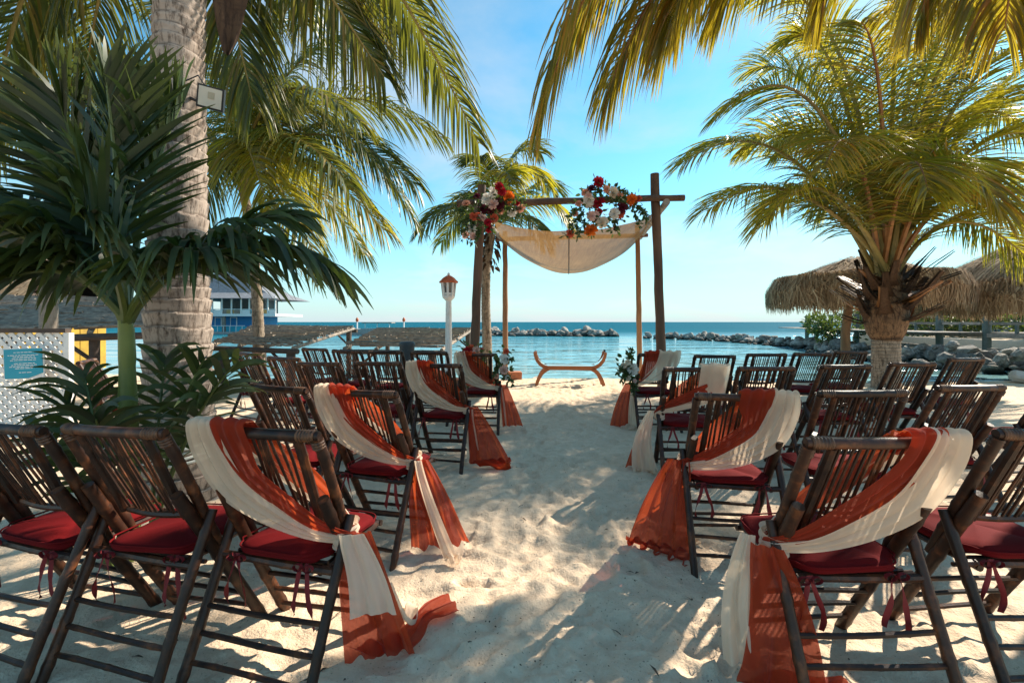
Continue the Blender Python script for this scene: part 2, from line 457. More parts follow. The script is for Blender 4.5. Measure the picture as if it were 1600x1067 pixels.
def petal_mat(name, c):
    m, n, out = mat(name); t = NT(n)
    f = t.noise(40, 3); col = t.mixc(f, tuple(x * .8 for x in c), tuple(min(1, x * 1.12) for x in c))
    p = t.prin(col, .6, .25); tr = t.new('ShaderNodeBsdfTranslucent'); t.l(col, tr.inputs[0])
    mx = t.new('ShaderNodeMixShader'); mx.inputs[0].default_value = .3; t.l(p.outputs[0], mx.inputs[1]); t.l(tr.outputs[0], mx.inputs[2]); t.l(mx.outputs[0], out.inputs[0]); return m
PET = {'white': (.82, .76, .68), 'cream': (.80, .66, .50), 'red': (.42, .012, .025), 'burgundy': (.11, .012, .025), 'orange': (.80, .17, .02), 'peach': (.74, .36, .24), 'coral': (.62, .12, .06), 'pink': (.78, .50, .42)}
for k_, c_ in PET.items(): M['petal_' + k_] = petal_mat('petal_' + k_, c_)
# thatch
m, n, out = mat('thatch'); t = NT(n)
a = t.new('ShaderNodeAttribute', attribute_name='rnd')
col = t.ramp(a.outputs['Fac'], [(0, (.16, .10, .055)), (.5, (.34, .22, .125)), (.85, (.50, .35, .21)), (1, (.60, .45, .29))])
p = t.prin(col, .85, .2); tr = t.new('ShaderNodeBsdfTranslucent'); t.l(col, tr.inputs[0])
mx = t.new('ShaderNodeMixShader'); mx.inputs[0].default_value = .2; t.l(p.outputs[0], mx.inputs[1]); t.l(tr.outputs[0], mx.inputs[2]); t.l(mx.outputs[0], out.inputs[0]); M['thatch'] = m
# water
m, n, out = mat('water'); t = NT(n)
geo = t.new('ShaderNodeNewGeometry'); sp = t.new('ShaderNodeSeparateXYZ'); t.l(geo.outputs['Position'], sp.inputs[0])
mr = t.new('ShaderNodeMapRange'); mr.inputs[1].default_value = 10; mr.inputs[2].default_value = 120; t.l(sp.outputs['Y'], mr.inputs[0])
shal = t.ramp(mr.outputs[0], [(0, (.22, .38, .38)), (.12, (.17, .38, .42)), (.38, (.03, .21, .27)), (.42, (.008, .115, .16)), (1, (.004, .09, .135))])
w1 = t.noise(1.6, 4, .6, stretch=(.5, 1.4, 1), kind='Object'); w2 = t.noise(.22, 4, .6, stretch=(.5, 1.4, 1)); w3 = t.noise(7, 3, .55, stretch=(.6, 1.3, 1))
bb = t.bump(w2, .8, 1.6); bb = t.bump(w1, .3, .05, bb); bb = t.bump(w3, .35, .014, bb)
rg = t.new('ShaderNodeMapRange'); rg.inputs[1].default_value = 45; rg.inputs[2].default_value = 80; rg.inputs[3].default_value = .06; rg.inputs[4].default_value = .55; t.l(sp.outputs['Y'], rg.inputs[0])
p = t.prin(shal, rg.outputs[0], .35, bb, IOR=1.33)
sg2 = t.new('ShaderNodeMapRange'); sg2.inputs[1].default_value = 45; sg2.inputs[2].default_value = 80; sg2.inputs[3].default_value = .5; sg2.inputs[4].default_value = .03; t.l(sp.outputs['Y'], sg2.inputs[0]); t.l(sg2.outputs[0], p.inputs['Specular IOR Level']); t.l(p.outputs[0], out.inputs[0]); M['water'] = m

# ------------------------------------------------------------------ ground and water
SEA = -0.42
rs = np.random.RandomState(4)
feet = []
for i in range(900):                       # footprints and scuffs trodden into the sand
    y = 1.1 * (11.0 / 1.1) ** rs.rand()
    x = rs.uniform(-3.4, 4.2) if rs.rand() < .4 else rs.normal(.18 + .12 * y * .9, .55)
    feet.append((x, y, rs.uniform(0, 3.14), rs.uniform(.035, .06), rs.uniform(.07, .14), rs.uniform(.006, .019)))
def shore(x, y):
    """depth beyond the water's edge"""
    edge = 11.3 + .35 * np.sin(x * .5 + 1) + np.where(x < -2.5, (-(x + 2.5)) * .12, 0)
    return y - edge
def sand_h(x, y):
    x = np.asarray(x, float); y = np.asarray(y, float)
    h = .05 * vnoise(x * .9, y * .9, 1) + .018 * vnoise(x * 2.7, y * 2.7, 2) + .012 * vnoise(x * 6.5, y * 6.5, 3) + .014 * vnoise(x * 15, y * 15, 5) + .008 * vnoise(x * 37, y * 37, 6)
    s = shore(x, y)
    h = h * np.clip(1 - s * .1, .2, 1)
    h = h - np.where(s > -1.2, (np.maximum(s + 1.2, 0)) * .30, 0)
    return np.maximum(h, -3.0)
def with_feet(X, Y, Hh):
    for (fx, fy, a, w, l, d) in feet:
        m_ = (np.abs(X - fx) < .35) & (np.abs(Y - fy) < .35)
        if not m_.any(): continue
        dx = X[m_] - fx; dy = Y[m_] - fy
        u = (dx * math.cos(a) + dy * math.sin(a)) / l; v = (-dx * math.sin(a) + dy * math.cos(a)) / w
        r2 = u * u + v * v
        Hh[m_] += -d * np.exp(-r2 ** 2.2) + d * .5 * np.exp(-((np.sqrt(r2) - 1.3) ** 2) / .06)
    return Hh
xs = np.concatenate([np.linspace(-90, -12, 24)[:-1], np.linspace(-12, -4, 70)[:-1], np.linspace(-4, 4.6, 400)[:-1], np.linspace(4.6, 14, 80)[:-1], np.linspace(14, 90, 24)])
ys = np.concatenate([np.linspace(-40, 0.8, 30)[:-1], .8 * (13.5 / .8) ** np.linspace(0, 1, 420)[:-1], np.linspace(13.5, 60, 40)])
X, Y = np.meshgrid(xs, ys)
Z = with_feet(X, Y, sand_h(X, Y))
nx, ny = len(xs), len(ys)
I = np.arange(nx * ny).reshape(ny, nx)
Q = np.stack([I[:-1, :-1], I[:-1, 1:], I[1:, 1:], I[1:, :-1]], -1).reshape(-1, 4)
g_ = put('sand_ground', np_mesh('sand_ground', np.stack([X, Y, Z], -1), Q, M['sand']))
tag(g_, 'pale trodden beach sand with footprints running down to the water', kind='structure')
b = MB()
xs2 = [-6000, -200, 0, 200, 6000]; ys2 = [9.5, 60, 300, 1500, 9000]
for j in range(4):
    for i in range(4):
        b.quad((xs2[i], ys2[j], SEA), (xs2[i + 1], ys2[j], SEA), (xs2[i + 1], ys2[j + 1], SEA), (xs2[i], ys2[j + 1], SEA))
tag(b.obj('sea_water', M['water'], smooth=False), 'calm teal lagoon and open sea up to the horizon', kind='structure')
# sand debris: dark crumbs of leaf and shell, nobody could count them
b = MB(); rr = random.Random(5)
for i in range(900):
    y = 1.3 * (7.0 / 1.3) ** rr.random(); x = rr.uniform(-.6, .66) * y + .1 * y
    z = float(sand_h(x, y)) + .004; r_ = rr.uniform(.002, .006); a = rr.uniform(0, 6.28)
    u = Vector((math.cos(a), math.sin(a), .3)) * r_; v = Vector((-math.sin(a), math.cos(a), .2)) * r_ * rr.uniform(.4, 1)
    c = Vector((x, y, z)); b.quad(c - u, c + v, c + u, c - v + Vector((0, 0, .003)))
tag(b.obj('sand_debris', M['debris']), 'tiny dark crumbs of leaf and shell scattered over the sand', kind='stuff')
b = MB()
for i in range(110):                       # dry leaf strips and twigs
    y = 1.4 * (8.0 / 1.4) ** rr.random(); x = rr.uniform(-.9, 1.0) * y; z = float(sand_h(x, y)) + .006; a = rr.uniform(0, 6.28); L_ = rr.uniform(.008, .03); w_ = rr.uniform(.002, .005)
    d = Vector((math.cos(a), math.sin(a), 0)); v = Vector((-d.y, d.x, 0)) * w_; c = Vector((x, y, z))
    b.loft([(c - d * L_ - v * .3, c - d * L_ + v * .3), (c - v + Vector((0, 0, .008)), c + v + Vector((0, 0, .006))), (c + d * L_ - v * .2, c + d * L_ + v * .2 + Vector((0, 0, .004)))], 1, 4, 1, .0, i)
tag(b.obj('leaf_litter', M['debris']), 'dry brown leaf strips and twigs lying on the sand', kind='stuff')
def gz(x, y): return float(sand_h(x, y))

# ------------------------------------------------------------------ folding bamboo chairs
def yb(z): return -.25 + (.9 - z) * .458            # line of the back
PX, LX = .228, .256
def knotted(p, q, r, n=8, knots=3, seed=0):
    """a bamboo cane from p to q with swollen nodes"""
    rr = random.Random(seed); p = Vector(p); q = Vector(q)
    ts = [0]; rad_ = [r * .96]
    for i in range(knots):
        c = (i + .5 + rr.uniform(-.2, .2)) / knots
        for dt, s in ((-.03, 1.0), (0, 1.13), (.03, 1.0)):
            ts.append(c + dt); rad_.append(r * s)
    ts.append(1); rad_.append(r * .93)
    w = (q - p).orthogonal().normalized()
    pts = [p.lerp(q, t) + w * (.006 * math.sin(t * 3.1 + seed)) for t in ts]
    return pts, rad_, n
CH = []      # (name, mesh, parent key)
def part(name, me, par=None): CH.append((name, me, par)); return len(CH) - 1
def cane(name, p, q, r, n=8, knots=3, seed=0, mat_='bamboo', par=None):
    b = MB(); a = knotted(p, q, r, n, knots, seed); b.tube(a[0], a[1], a[2]); return part(name, b.mesh(name, M[mat_]), par)
def bow(z, dz, n=9, half=PX, back=.03, sag=0.0):
    return [Vector((-half + 2 * half * i / (n - 1), yb(z) - back * (1 - (2 * i / (n - 1) - 1) ** 2) + .004, z - sag * (1 - (2 * i / (n - 1) - 1) ** 2) + dz)) for i in range(n)]
for s in (-1, 1):
    k = cane('back_post', (s * PX, yb(.895), .895), (s * PX, yb(.37), .37), .0195, 9, 3, 3 + s)
    b = MB()
    d = Vector((0, -.458, 1)).normalized(); c = Vector((s * PX, yb(.86), .86))
    b.tube([c + d * .0055 * i for i in range(7)], [.0205, .0235, .0205, .0235, .0205, .0235, .0205], 10)   # wrapped corner
    part('binding', b.mesh('binding', M['binding']), k)
    cane('front_leg', (s * (PX - .004), yb(.67) - .047, .67), (s * (PX - .006), .20, -.05), .0225, 9, 4, 7 + s)
    cane('rear_leg', (s * LX, -.085, .575), (s * LX, -.345, -.05), .0185, 9, 4, 11 + s)
    cane('upright', (s * .158, yb(.89) - .012, .89), (s * .158, yb(.545) - .012, .545), .0165, 8, 2, 17 + s)
    cane('seat_side_rail', (s * .195, -.17, .395), (s * .195, .23, .405), .014, 8, 2, 5)
b = MB(); b.tube(bow(.905, 0, 9, PX + .012, .018), [.017, .021, .0195, .020, .0205, .0195, .020, .021, .017], 10); k = part('top_rail', b.mesh('top_rail', M['bamboo']))
for s in (-1, 1):
    b = MB(); pts = []; rr_ = []
    for i in range(6):
        for dx, q_ in ((-.005, .0205), (0, .0232), (.005, .0205)):
            x = s * (.165 + .011 * i) + dx * s; pts.append((x, yb(.905) - .018 * (1 - (x / .24) ** 2) + .004, .905)); rr_.append(q_)
    b.tube(pts, rr_, 10); part('binding', b.mesh('binding', M['binding']), k)
b = MB(); b.tube(bow(.555, 0, 9, .185, .016, .012), [.013, .015, .014, .0145, .014, .0145, .014, .015, .013], 8); part('lower_rail', b.mesh('lower_rail', M['bamboo']))
for i in range(12):
    x = -.13 + .26 * i / 11; r1 = random.Random(i)
    bk = lambda z, hb, hf: yb(z) - hb * (1 - (x / hf) ** 2) + .004
    cane('slat', (x + r1.uniform(-.003, .003), bk(.9, .018, .24), .9), (x + r1.uniform(-.003, .003), bk(.553, .016, .185), .548), .0056 + r1.uniform(-.0006, .0008), 6, 2, i)
cane('rear_rail', (-LX, -.158, .40), (LX, -.158, .40), .015, 8, 3, 2)
cane('front_rail', (-.215, .228, .405), (.215, .228, .405), .0145, 8, 3, 4)
cane('pivot_bar', (-LX, -.118, .495 - .11), (LX, -.118, .495 - .11), .009, 6, 2, 4)
for i, z in enumerate((.075, .16, .245)):
    tt = (z + .05) / .625; y_ = -.345 + .26 * tt
    cane('rear_rung', (-LX, y_, z), (LX, y_, z), .0098, 7, 3, 20 + i)
    t2 = (z + .05) / .72; y2 = .20 + (yb(.67) - .047 - .20) * t2
    cane('front_rung', (-PX, y2, z - .015), (PX, y2, z - .015), .0098, 7, 3, 30 + i)
# seat slats under the cushion
for i in range(7):
    y_ = -.13 + .055 * i
    cane('seat_slat', (-.2, y_, .408), (.2, y_, .412), .0075, 6, 2, 40 + i)
# cushion: padded, rounded corners, domed with a piped edge
b = MB(); N_ = 40; rings = [(.0, .462), (.45, .462), (.75, .459), (.92, .452), (.985, .442), (1.0, .432), (.985, .422), (.92, .417), (.5, .416)]
base = 0
def sq(a, sx, sy):
    c, s_ = math.cos(a), math.sin(a); e = .36
    return math.copysign(abs(c) ** e, c) * sx, math.copysign(abs(s_) ** e, s_) * sy
for (rr_, z) in rings:
    for k in range(N_):
        a = 2 * math.pi * k / N_; x, y_ = sq(a, .208, .212)
        tp_ = 1.0 - .10 * (1 if y_ < -.15 else 0)
        b.v.append((x * rr_ * tp_, .035 + y_ * rr_, z + .006 * math.sin(a * 3 + 1) * (rr_ > .3) + .004 * math.cos(5 * a) * rr_))
for i in range(len(rings) - 1):
    for k in range(N_):
        k2 = (k + 1) % N_; b.f.append((i * N_ + k2, i * N_ + k, (i + 1) * N_ + k, (i + 1) * N_ + k2))
CUSH = part('seat_cushion', b.mesh('seat_cushion', M['cushion']))
b = MB(); pts = []
for k in range(N_ + 1):
    x, y_ = sq(2 * math.pi * k / N_, .2095, .2135); tp_ = 1.0 - .10 * (1 if y_ < -.15 else 0); pts.append((x * tp_, .035 + y_, .447))
b.tube(pts, .0035, 5, False); part('piping', b.mesh('piping', M['cushion']), CUSH)
def tie(x, seed):
    r = random.Random(seed); b = MB()
    for s in (-1, 1):
        L = r.uniform(.17, .27); y0 = -.176; secs = []
        for i in range(7):
            v = i / 6; cx_ = x + s * (.004 + .035 * math.sin(v * 1.9) + .006 * math.sin(6 * v + seed)); w = .0075 + .006 * v * (1 - .3 * (v > .95))
            an = r.uniform(-.5, .5) + 1.2 * math.sin(2.5 * v + seed)
            c = Vector((cx_, y0 - .012 * math.sin(3 * v), .425 - L * v))
            d = Vector((math.cos(an), math.sin(an) * .7, .1)) * w
            secs.append((c - d, c + d))
        b.loft(secs, 3, 16, 1, .0008, seed)
        lp = []
        for i in range(9):          # the loop of the bow
            a = math.pi * 2 * i / 8; c = Vector((x + s * (.022 - .02 * math.cos(a)), y0 - .006, .418 + .013 * math.sin(a) - .008)); lp.append((c - Vector((0, .007, 0)), c + Vector((0, .007, 0))))
        b.loft(lp, 2, 12, 1, .0004, seed)
    return b.mesh('tie', M['ribbon'])
part('tie', tie(-.155, 3), CUSH); part('tie', tie(.15, 8), CUSH)
CHAIR_M = {}
def make_chair(name, x, y, deg, label, group):
    z = gz(x, y) * .5
    root = empty('folding_chair', (x, y, z), rad(deg))
    rr = random.Random(name)
    root.rotation_euler = (rad(rr.uniform(-1.2, 1.2)), rad(rr.uniform(-1, 1)), rad(deg))
    tag(root, label, 'chair', group)
    made = {}
    for i, (nm, me, par) in enumerate(CH):
        made[i] = put(nm, me, root if par is None else made[par])
        if nm == 'seat_cushion': made[i].location = (rr.uniform(-.012, .012), rr.uniform(-.012, .008), rr.uniform(-.003, .003)); made[i].rotation_euler = (rad(rr.uniform(-1.5, 1.5)), rad(rr.uniform(-1.5, 1.5)), rad(rr.uniform(-5, 5)))
        if nm == 'slat': made[i].location = (rr.uniform(-.005, .005), rr.uniform(-.003, .003), rr.uniform(-.004, .004))
        if nm == 'tie' and rr.random() < .5:
            made[i].scale = (1, 1, 1); made[i].location = (rr.uniform(-.01, .01), 0, 0)
    CHAIR_M[name] = Matrix.LocRotScale(root.location, root.rotation_euler, None)
    return root
CP = {
'L1a': (-1.90, 1.98, -14), 'L1b': (-1.375, 1.90, -14), 'L1c': (-.85, 1.86, -13),
'L2b': (-1.34, 3.02, -22), 'L2a': (-.77, 2.80, -18),
'L3e': (-3.07, 5.66, -27), 'L3d': (-2.34, 5.08, -24), 'L3c': (-1.74, 4.56, -17), 'L3b': (-1.20, 4.52, -13), 'L3a': (-.62, 4.32, -12),
'L4e': (-2.72, 6.7, -24), 'L4d': (-2.17, 6.42, -20), 'L4c': (-1.60, 6.15, -8), 'L4b': (-1.0, 5.96, -9), 'L4a': (-.40, 5.72, -3),
'R1a': (1.20, 1.77, 2), 'R1b': (1.91, 1.86, 4),
'R2a': (1.23, 2.66, -5), 'R2b': (1.94, 2.74, -1), 'R2c': (2.72, 3.0, 8), 'R2d': (3.80, 3.36, 12),
'R3a': (1.52, 3.98, -6), 'R3b': (2.15, 4.08, -1), 'R3c': (2.85, 4.18, 7), 'R3d': (3.68, 4.48, 7), 'R3e': (4.62, 4.92, 12),
'R4a': (1.76, 5.74, 1), 'R4b': (2.38, 5.6, -2), 'R4c': (3.06, 5.72, 0), 'R4d': (3.68, 5.86, 2), 'R4e': (4.38, 6.18, 8)}
ORD = ['', 'second', 'third', 'fourth', 'fifth']
ROWN = {'4': 'front row facing arch', '3': 'second row from the arch', '2': 'third row from the arch', '1': 'last row from the arch'}
ROWI = {'L1': 'cba', 'L2': 'ab', 'L3': 'abcde', 'L4': 'abcde', 'R1': 'ab', 'R2': 'abcd', 'R3': 'abcde', 'R4': 'abcde'}
for k, (x, y, a) in CP.items():
    side = 'grey trunk side' if k[0] == 'L' else 'thatched hut side'
    i = ROWI[k[:2]].index(k[2])
    if i == 0: lb = f"bamboo chair draped with sashes, {ROWN[k[1]]}, {side}"
    else: lb = f"dark bamboo chair {ORD[i]} from the aisle, {ROWN[k[1]]}, {side}"
    make_chair(k, x, y, a, lb, 'dark bamboo folding chairs set out in rows')
make_chair('S1', -3.92, 4.55, -62, 'bamboo chair standing beside the white lattice fence', 'dark bamboo folding chairs set out in rows')
make_chair('S2', -3.52, 4.95, -52, 'bamboo chair between the lattice fence and the grey palm trunk', 'dark bamboo folding chairs set out in rows')

# ------------------------------------------------------------------ sashes on the aisle chairs
def P(x, z, off):
    if z > .905: z += .014
    return Vector((x, yb(z) - off * (1.25 if z > .905 else 1), z))
def sash(name, chair, colour, side, lofts, label, wraps=True):
    """side=+1: the aisle lies at local +x"""
    b = MB(); sd = hash(name + chair + colour) % 1000 if False else sum(ord(c) for c in name + chair + colour)
    for i, lo in enumerate(lofts):
        secs = [(Vector((a.x * side, a.y, a.z)), Vector((c.x * side, c.y, c.z))) for a, c in lo['s']]
        b.loft(secs, lo.get('nu', 26), lo.get('nv', 48), lo.get('folds', 3), lo.get('amp', .006), sd + i * 13, lo.get('amp_end'), lo.get('drift', 1.5), lo.get('hem', 0.0))
    o = b.obj(name, M[colour])
    o.matrix_world = CHAIR_M[chair]
    tag(o, label, 'sash', 'sashes draped over the aisle chairs')
    return o
def rear_white(o=.0, full=1.0):
    return {'s': [(P(-.262, .86, -.035), P(-.15, .88, -.032)), (P(-.268, .925, -.012), P(-.15, .934, -.010)), (P(-.272, .915, .030), P(-.145, .928, .030)),
                  (P(-.285, .80, .055), P(-.125, .85, .052)), (P(-.235, .635, .066), P(-.08, .715, .060)), (P(-.09, .53, .070), P(.04, .605, .066)),
                  (P(.09, .48, .070), P(.145, .54, .070)), (P(.245, .475, .055), P(.250, .515, .06)), (P(.29, .475, .01), P(.285, .50, .015))], 'folds': 3.4, 'amp': .0065, 'amp_end': .004}
def rear_orange(x0=-.17, x1=-.03, lo=0.0):
    return {'s': [(P(x0, .84, -.036), P(x1, .85, -.036)), (P(x0, .932, -.010), P(x1, .932, -.010)), (P(x0 + .005, .925, .030), P(x1, .925, .030)),
                  (P(x0 + .02, .82, .046), P(x1 + .0, .855, .042)), (P(-.085, .705, .056), P(-.01, .765, .050)), (P(.035, .60, .062), P(.09, .665, .058)),
                  (P(.15, .53, .066), P(.185, .58, .062)), (P(.252, .50, .052), P(.255, .54, .055)), (P(.285, .49, .012), P(.285, .515, .015))], 'folds': 2.6, 'amp': .005, 'amp_end': .003}
def front_loop(zlo=.0, thick=1.0, x0=-.17, x1=-.03, off=-.045):
    return {'s': [(P(x0, .925, -.012), P(x1, .925, -.012)), (P(x0 + .02, .86, off), P(x1 + .03, .875, off)), (P(-.05, .73 - zlo, off - .015), P(.06, .82 - zlo, off - .01)),
                  (P(.10, .60 - zlo, off - .015), P(.15, .71 - zlo, off - .01)), (P(.20, .53, off - .005), P(.215, .57, off)), (P(.26, .50, -.01), P(.265, .53, -.01))], 'folds': 2.5, 'amp': .006, 'amp_end': .003}
def tail(K, dx, dy, z1, w0, w1, ang, trail=None, tw=None, folds=3.5, amp=.006, amp_end=.022, bulge=.05, zg=.012):
    """hanging end: from the knot K down to height z1, then perhaps out over the sand"""
    secs = []; wd0 = Vector((math.cos(ang), math.sin(ang), 0))
    for i in range(8):
        v = i / 7
        e = v ** 1.25
        c = Vector((K[0] + dx * e + bulge * math.sin(math.pi * v) * (1 if dx >= 0 else -1), K[1] + dy * e, K[2] + (z1 - K[2]) * v))
        w = w0 + (w1 - w0) * v ** .8
        secs.append((c - wd0 * w / 2, c + wd0 * w / 2))
    if trail:
        c0 = Vector((K[0] + dx, K[1] + dy, zg)); tv = Vector((trail[0], trail[1], 0)); pw = Vector((-tv.y, tv.x, 0)).normalized()
        if pw.dot(wd0) < 0: pw = -pw
        for j in (.4, .75, 1.0):
            w = w1 * (1 - .35 * j) if tw is None else w1 + (tw - w1) * j
            c = c0 + tv * j + Vector((0, 0, .02 * math.sin(j * 6) + .012))
            d_ = (wd0 * (1 - j) + pw * j).normalized()
            secs.append((c - d_ * w / 2, c + d_ * w / 2))
    return {'s': secs, 'folds': folds, 'amp': amp, 'amp_end': amp_end, 'nv': 64, 'nu': 44, 'hem': 0.0 if trail else .013}
def wrap():
    """cloth wound round the post at the knot"""
    s = []
    for i in range(9):
        a = 2 * math.pi * i / 8; c = Vector((.238 + .042 * math.cos(a), yb(.50) - .01 + .055 * math.sin(a), .50 + .01 * math.sin(a))); s.append((c - Vector((0, 0, .033)), c + Vector((0, 0, .033))))
    return {'s': s, 'folds': 2, 'amp': .004, 'nu': 10, 'nv': 32}
K = (.285, yb(.5) - .03, .51)
A1 = rad(22)
RS = {'1': 'last row', '2': 'third row from the arch', '3': 'second row from the arch', '4': 'front row'}
def both(ch, side, owhite, oorange):
    sd = 'grey trunk side' if ch[0] == 'L' else 'thatched hut side'
    sash('cream_sash', ch, 'white', side, owhite, f"cream chiffon sash on the aisle chair, {RS[ch[1]]}, {sd}")
    sash('orange_sash', ch, 'orange', side, oorange, f"orange chiffon sash on the aisle chair, {RS[ch[1]]}, {sd}")
# last row, trunk side: short cream end over a long orange end that spreads on the sand
both('L1c', 1,
     [rear_white(), front_loop(.05, 1, -.26, -.14, -.055), wrap(),
      tail((K[0] + .02, K[1] - .05, .53), .10, -.01, .25, .09, .16, rad(22), folds=2.2, amp=.004, amp_end=.006, bulge=.02),
      {'s': [(Vector((.31, -.02, .30)), Vector((.39, .0, .30))), (Vector((.33, .06, .10)), Vector((.41, .09, .11))), (Vector((.31, .15, .03)), Vector((.42, .16, .05))), (Vector((.27, .24, .035)), Vector((.40, .22, .075))), (Vector((.26, .31, .02)), Vector((.37, .30, .03)))], 'folds': 2.2, 'amp': .012, 'hem': .02}],
     [rear_orange(-.17, -.02), front_loop(), tail(K, .09, .05, .03, .12, .25, rad(30), None, None, 3.2, .007, .016, .01),
      {'s': [(Vector((.28, -.13, .10)), Vector((.44, .02, .10))), (Vector((.34, -.04, .03)), Vector((.46, .06, .03))), (Vector((.38, .10, .05)), Vector((.48, .10, .02))), (Vector((.38, .20, .035)), Vector((.48, .19, .04))), (Vector((.40, .29, .05)), Vector((.52, .25, .02))), (Vector((.44, .38, .04)), Vector((.56, .31, .015)))], 'folds': 2.6, 'amp': .010, 'hem': .02}])
both('L2a', 1,
     [rear_white(), front_loop(.05, 1, -.26, -.14, -.055), wrap(), tail((K[0] + .02, K[1] - .05, .52), .21, -.02, .012, .04, .075, A1, (.05, -.02), .06, 1.3, .004, .008, .0)],
     [rear_orange(), front_loop(), tail(K, .12, .02, .02, .10, .34, rad(24), None, None, 3.6, .010, .030, .01)])
both('L3a', 1,
     [rear_white(), front_loop(.05, 1, -.26, -.14, -.055), wrap(), tail((K[0] - .005, K[1] - .03, .50), .03, .0, .02, .05, .13, A1, None, None, 1.6, .005, .010, .0)],
     [rear_orange(-.17, -.04), front_loop(), tail((K[0] + .02, K[1] - .02, .52), .16, .0, .02, .08, .36, rad(18), (.16, -.02), .14, 3.4, .010, .028, .01)])
both('L4a', 1,
     [rear_white(), front_loop(.05, 1, -.26, -.14, -.055), wrap(), tail((K[0] - .01, K[1] - .02, .5), .02, 0, .015, .05, .18, A1, None, None, 1.8, .005, .012, .0)],
     [rear_orange(-.2, -.06), front_loop(), tail((K[0] + .02, K[1] - .01, .53), .11, .0, .015, .08, .26, rad(12), None, None, 3.2, .008, .02, .01)])
# hut side (mirrored: the aisle lies at local -x)
both('R1a', -1,
     [rear_white(), front_loop(.05, 1, -.26, -.14, -.055), wrap(), tail((K[0] + .05, K[1] + .02, .52), .035, -.04, .06, .05, .13, rad(35), None, None, 1.8, .005, .012, .03)],
     [rear_orange(-.19, -.07), front_loop(.03), tail((K[0] + .02, K[1] - .05, .51), -.02, -.06, .02, .10, .26, rad(28), (-.26, -.03), .22, 2.8, .006, .018, .03)])
both('R2a', -1,
     [rear_white(), front_loop(.05, 1, -.26, -.14, -.055), wrap(), tail((K[0] - .005, K[1] + .05, .5), -.08, .06, .012, .04, .12, rad(10), (-.06, .03), .1, 1.6, .005, .01, .0)],
     [rear_orange(-.15, .02), front_loop(.02), tail((K[0] + .0, K[1] - .02, .525), .10, .02, .02, .12, .36, rad(18), (.03, -.03), .4, 4.6, .010, .018, .02)])
flap = {'s': [(P(-.262, .80, -.04), P(-.055, .80, -.04)), (P(-.266, .925, -.018), P(-.05, .93, -.016)), (P(-.268, .925, .028), P(-.05, .93, .028)), (P(-.262, .80, .045), P(-.048, .80, .045)), (P(-.255, .69, .05), P(-.045, .70, .05)), (P(-.25, .60, .055), P(-.06, .62, .055))], 'folds': 1.6, 'amp': .006}
low_band = {'s': [(P(-.26, .66, .03), P(-.25, .74, .03)), (P(-.1, .60, .065), P(-.05, .66, .06)), (P(.08, .55, .07), P(.1, .60, .065)), (P(.25, .51, .055), P(.25, .55, .055)), (P(.29, .49, .012), P(.285, .515, .015))], 'folds': 1.6, 'amp': .004}
low_band_o = {'s': [(P(-.27, .70, .02), P(-.25, .84, .02)), (P(-.12, .66, .058), P(-.05, .76, .05)), (P(.06, .60, .064), P(.1, .68, .058)), (P(.24, .54, .052), P(.25, .59, .052)), (P(.285, .50, .012), P(.285, .525, .015))], 'folds': 2.0, 'amp': .005}
both('R3a', -1,
     [flap, low_band, wrap(), tail((K[0] + .03, K[1] - .02, .54), .055, .0, .03, .05, .22, rad(14), (.0, -.02), .2, 2.4, .006, .016, .05)],
     [low_band_o, front_loop(.04, 1, -.2, -.08), tail((K[0] + .03, K[1] + .05, .45), .12, .06, .015, .06, .16, rad(12), None, None, 2, .006, .014, .02)])
both('R4a', -1,
     [{'s': [(P(-.262, .80, -.04), P(-.02, .80, -.04)), (P(-.266, .925, -.018), P(-.0, .93, -.016)), (P(-.268, .925, .028), P(.0, .93, .028)), (P(-.25, .78, .05), P(.03, .80, .05)), (P(-.12, .62, .06), P(.11, .69, .055)), (P(.1, .54, .065), P(.18, .6, .06)), (P(.25, .49, .05), P(.25, .53, .05))], 'folds': 2.4, 'amp': .008}, wrap(),
      tail((K[0] - .005, K[1] - .02, .5), .0, .0, .02, .05, .17, A1, (.14, -.16), .2, 1.8, .006, .016, .0)],
     [{'s': [(P(-.02, .82, -.03), P(.16, .82, -.03)), (P(-.02, .93, -.012), P(.17, .93, -.012)), (P(-.01, .93, .03), P(.17, .925, .03)), (P(.02, .78, .05), P(.19, .80, .05)), (P(.1, .64, .052), P(.21, .69, .05)), (P(.25, .51, .05), P(.255, .55, .05))], 'folds': 2.2, 'amp': .006},
      tail((K[0] + .03, K[1] - .01, .55), .12, .0, .015, .08, .22, rad(10), None, None, 3, .008, .018, .03)])

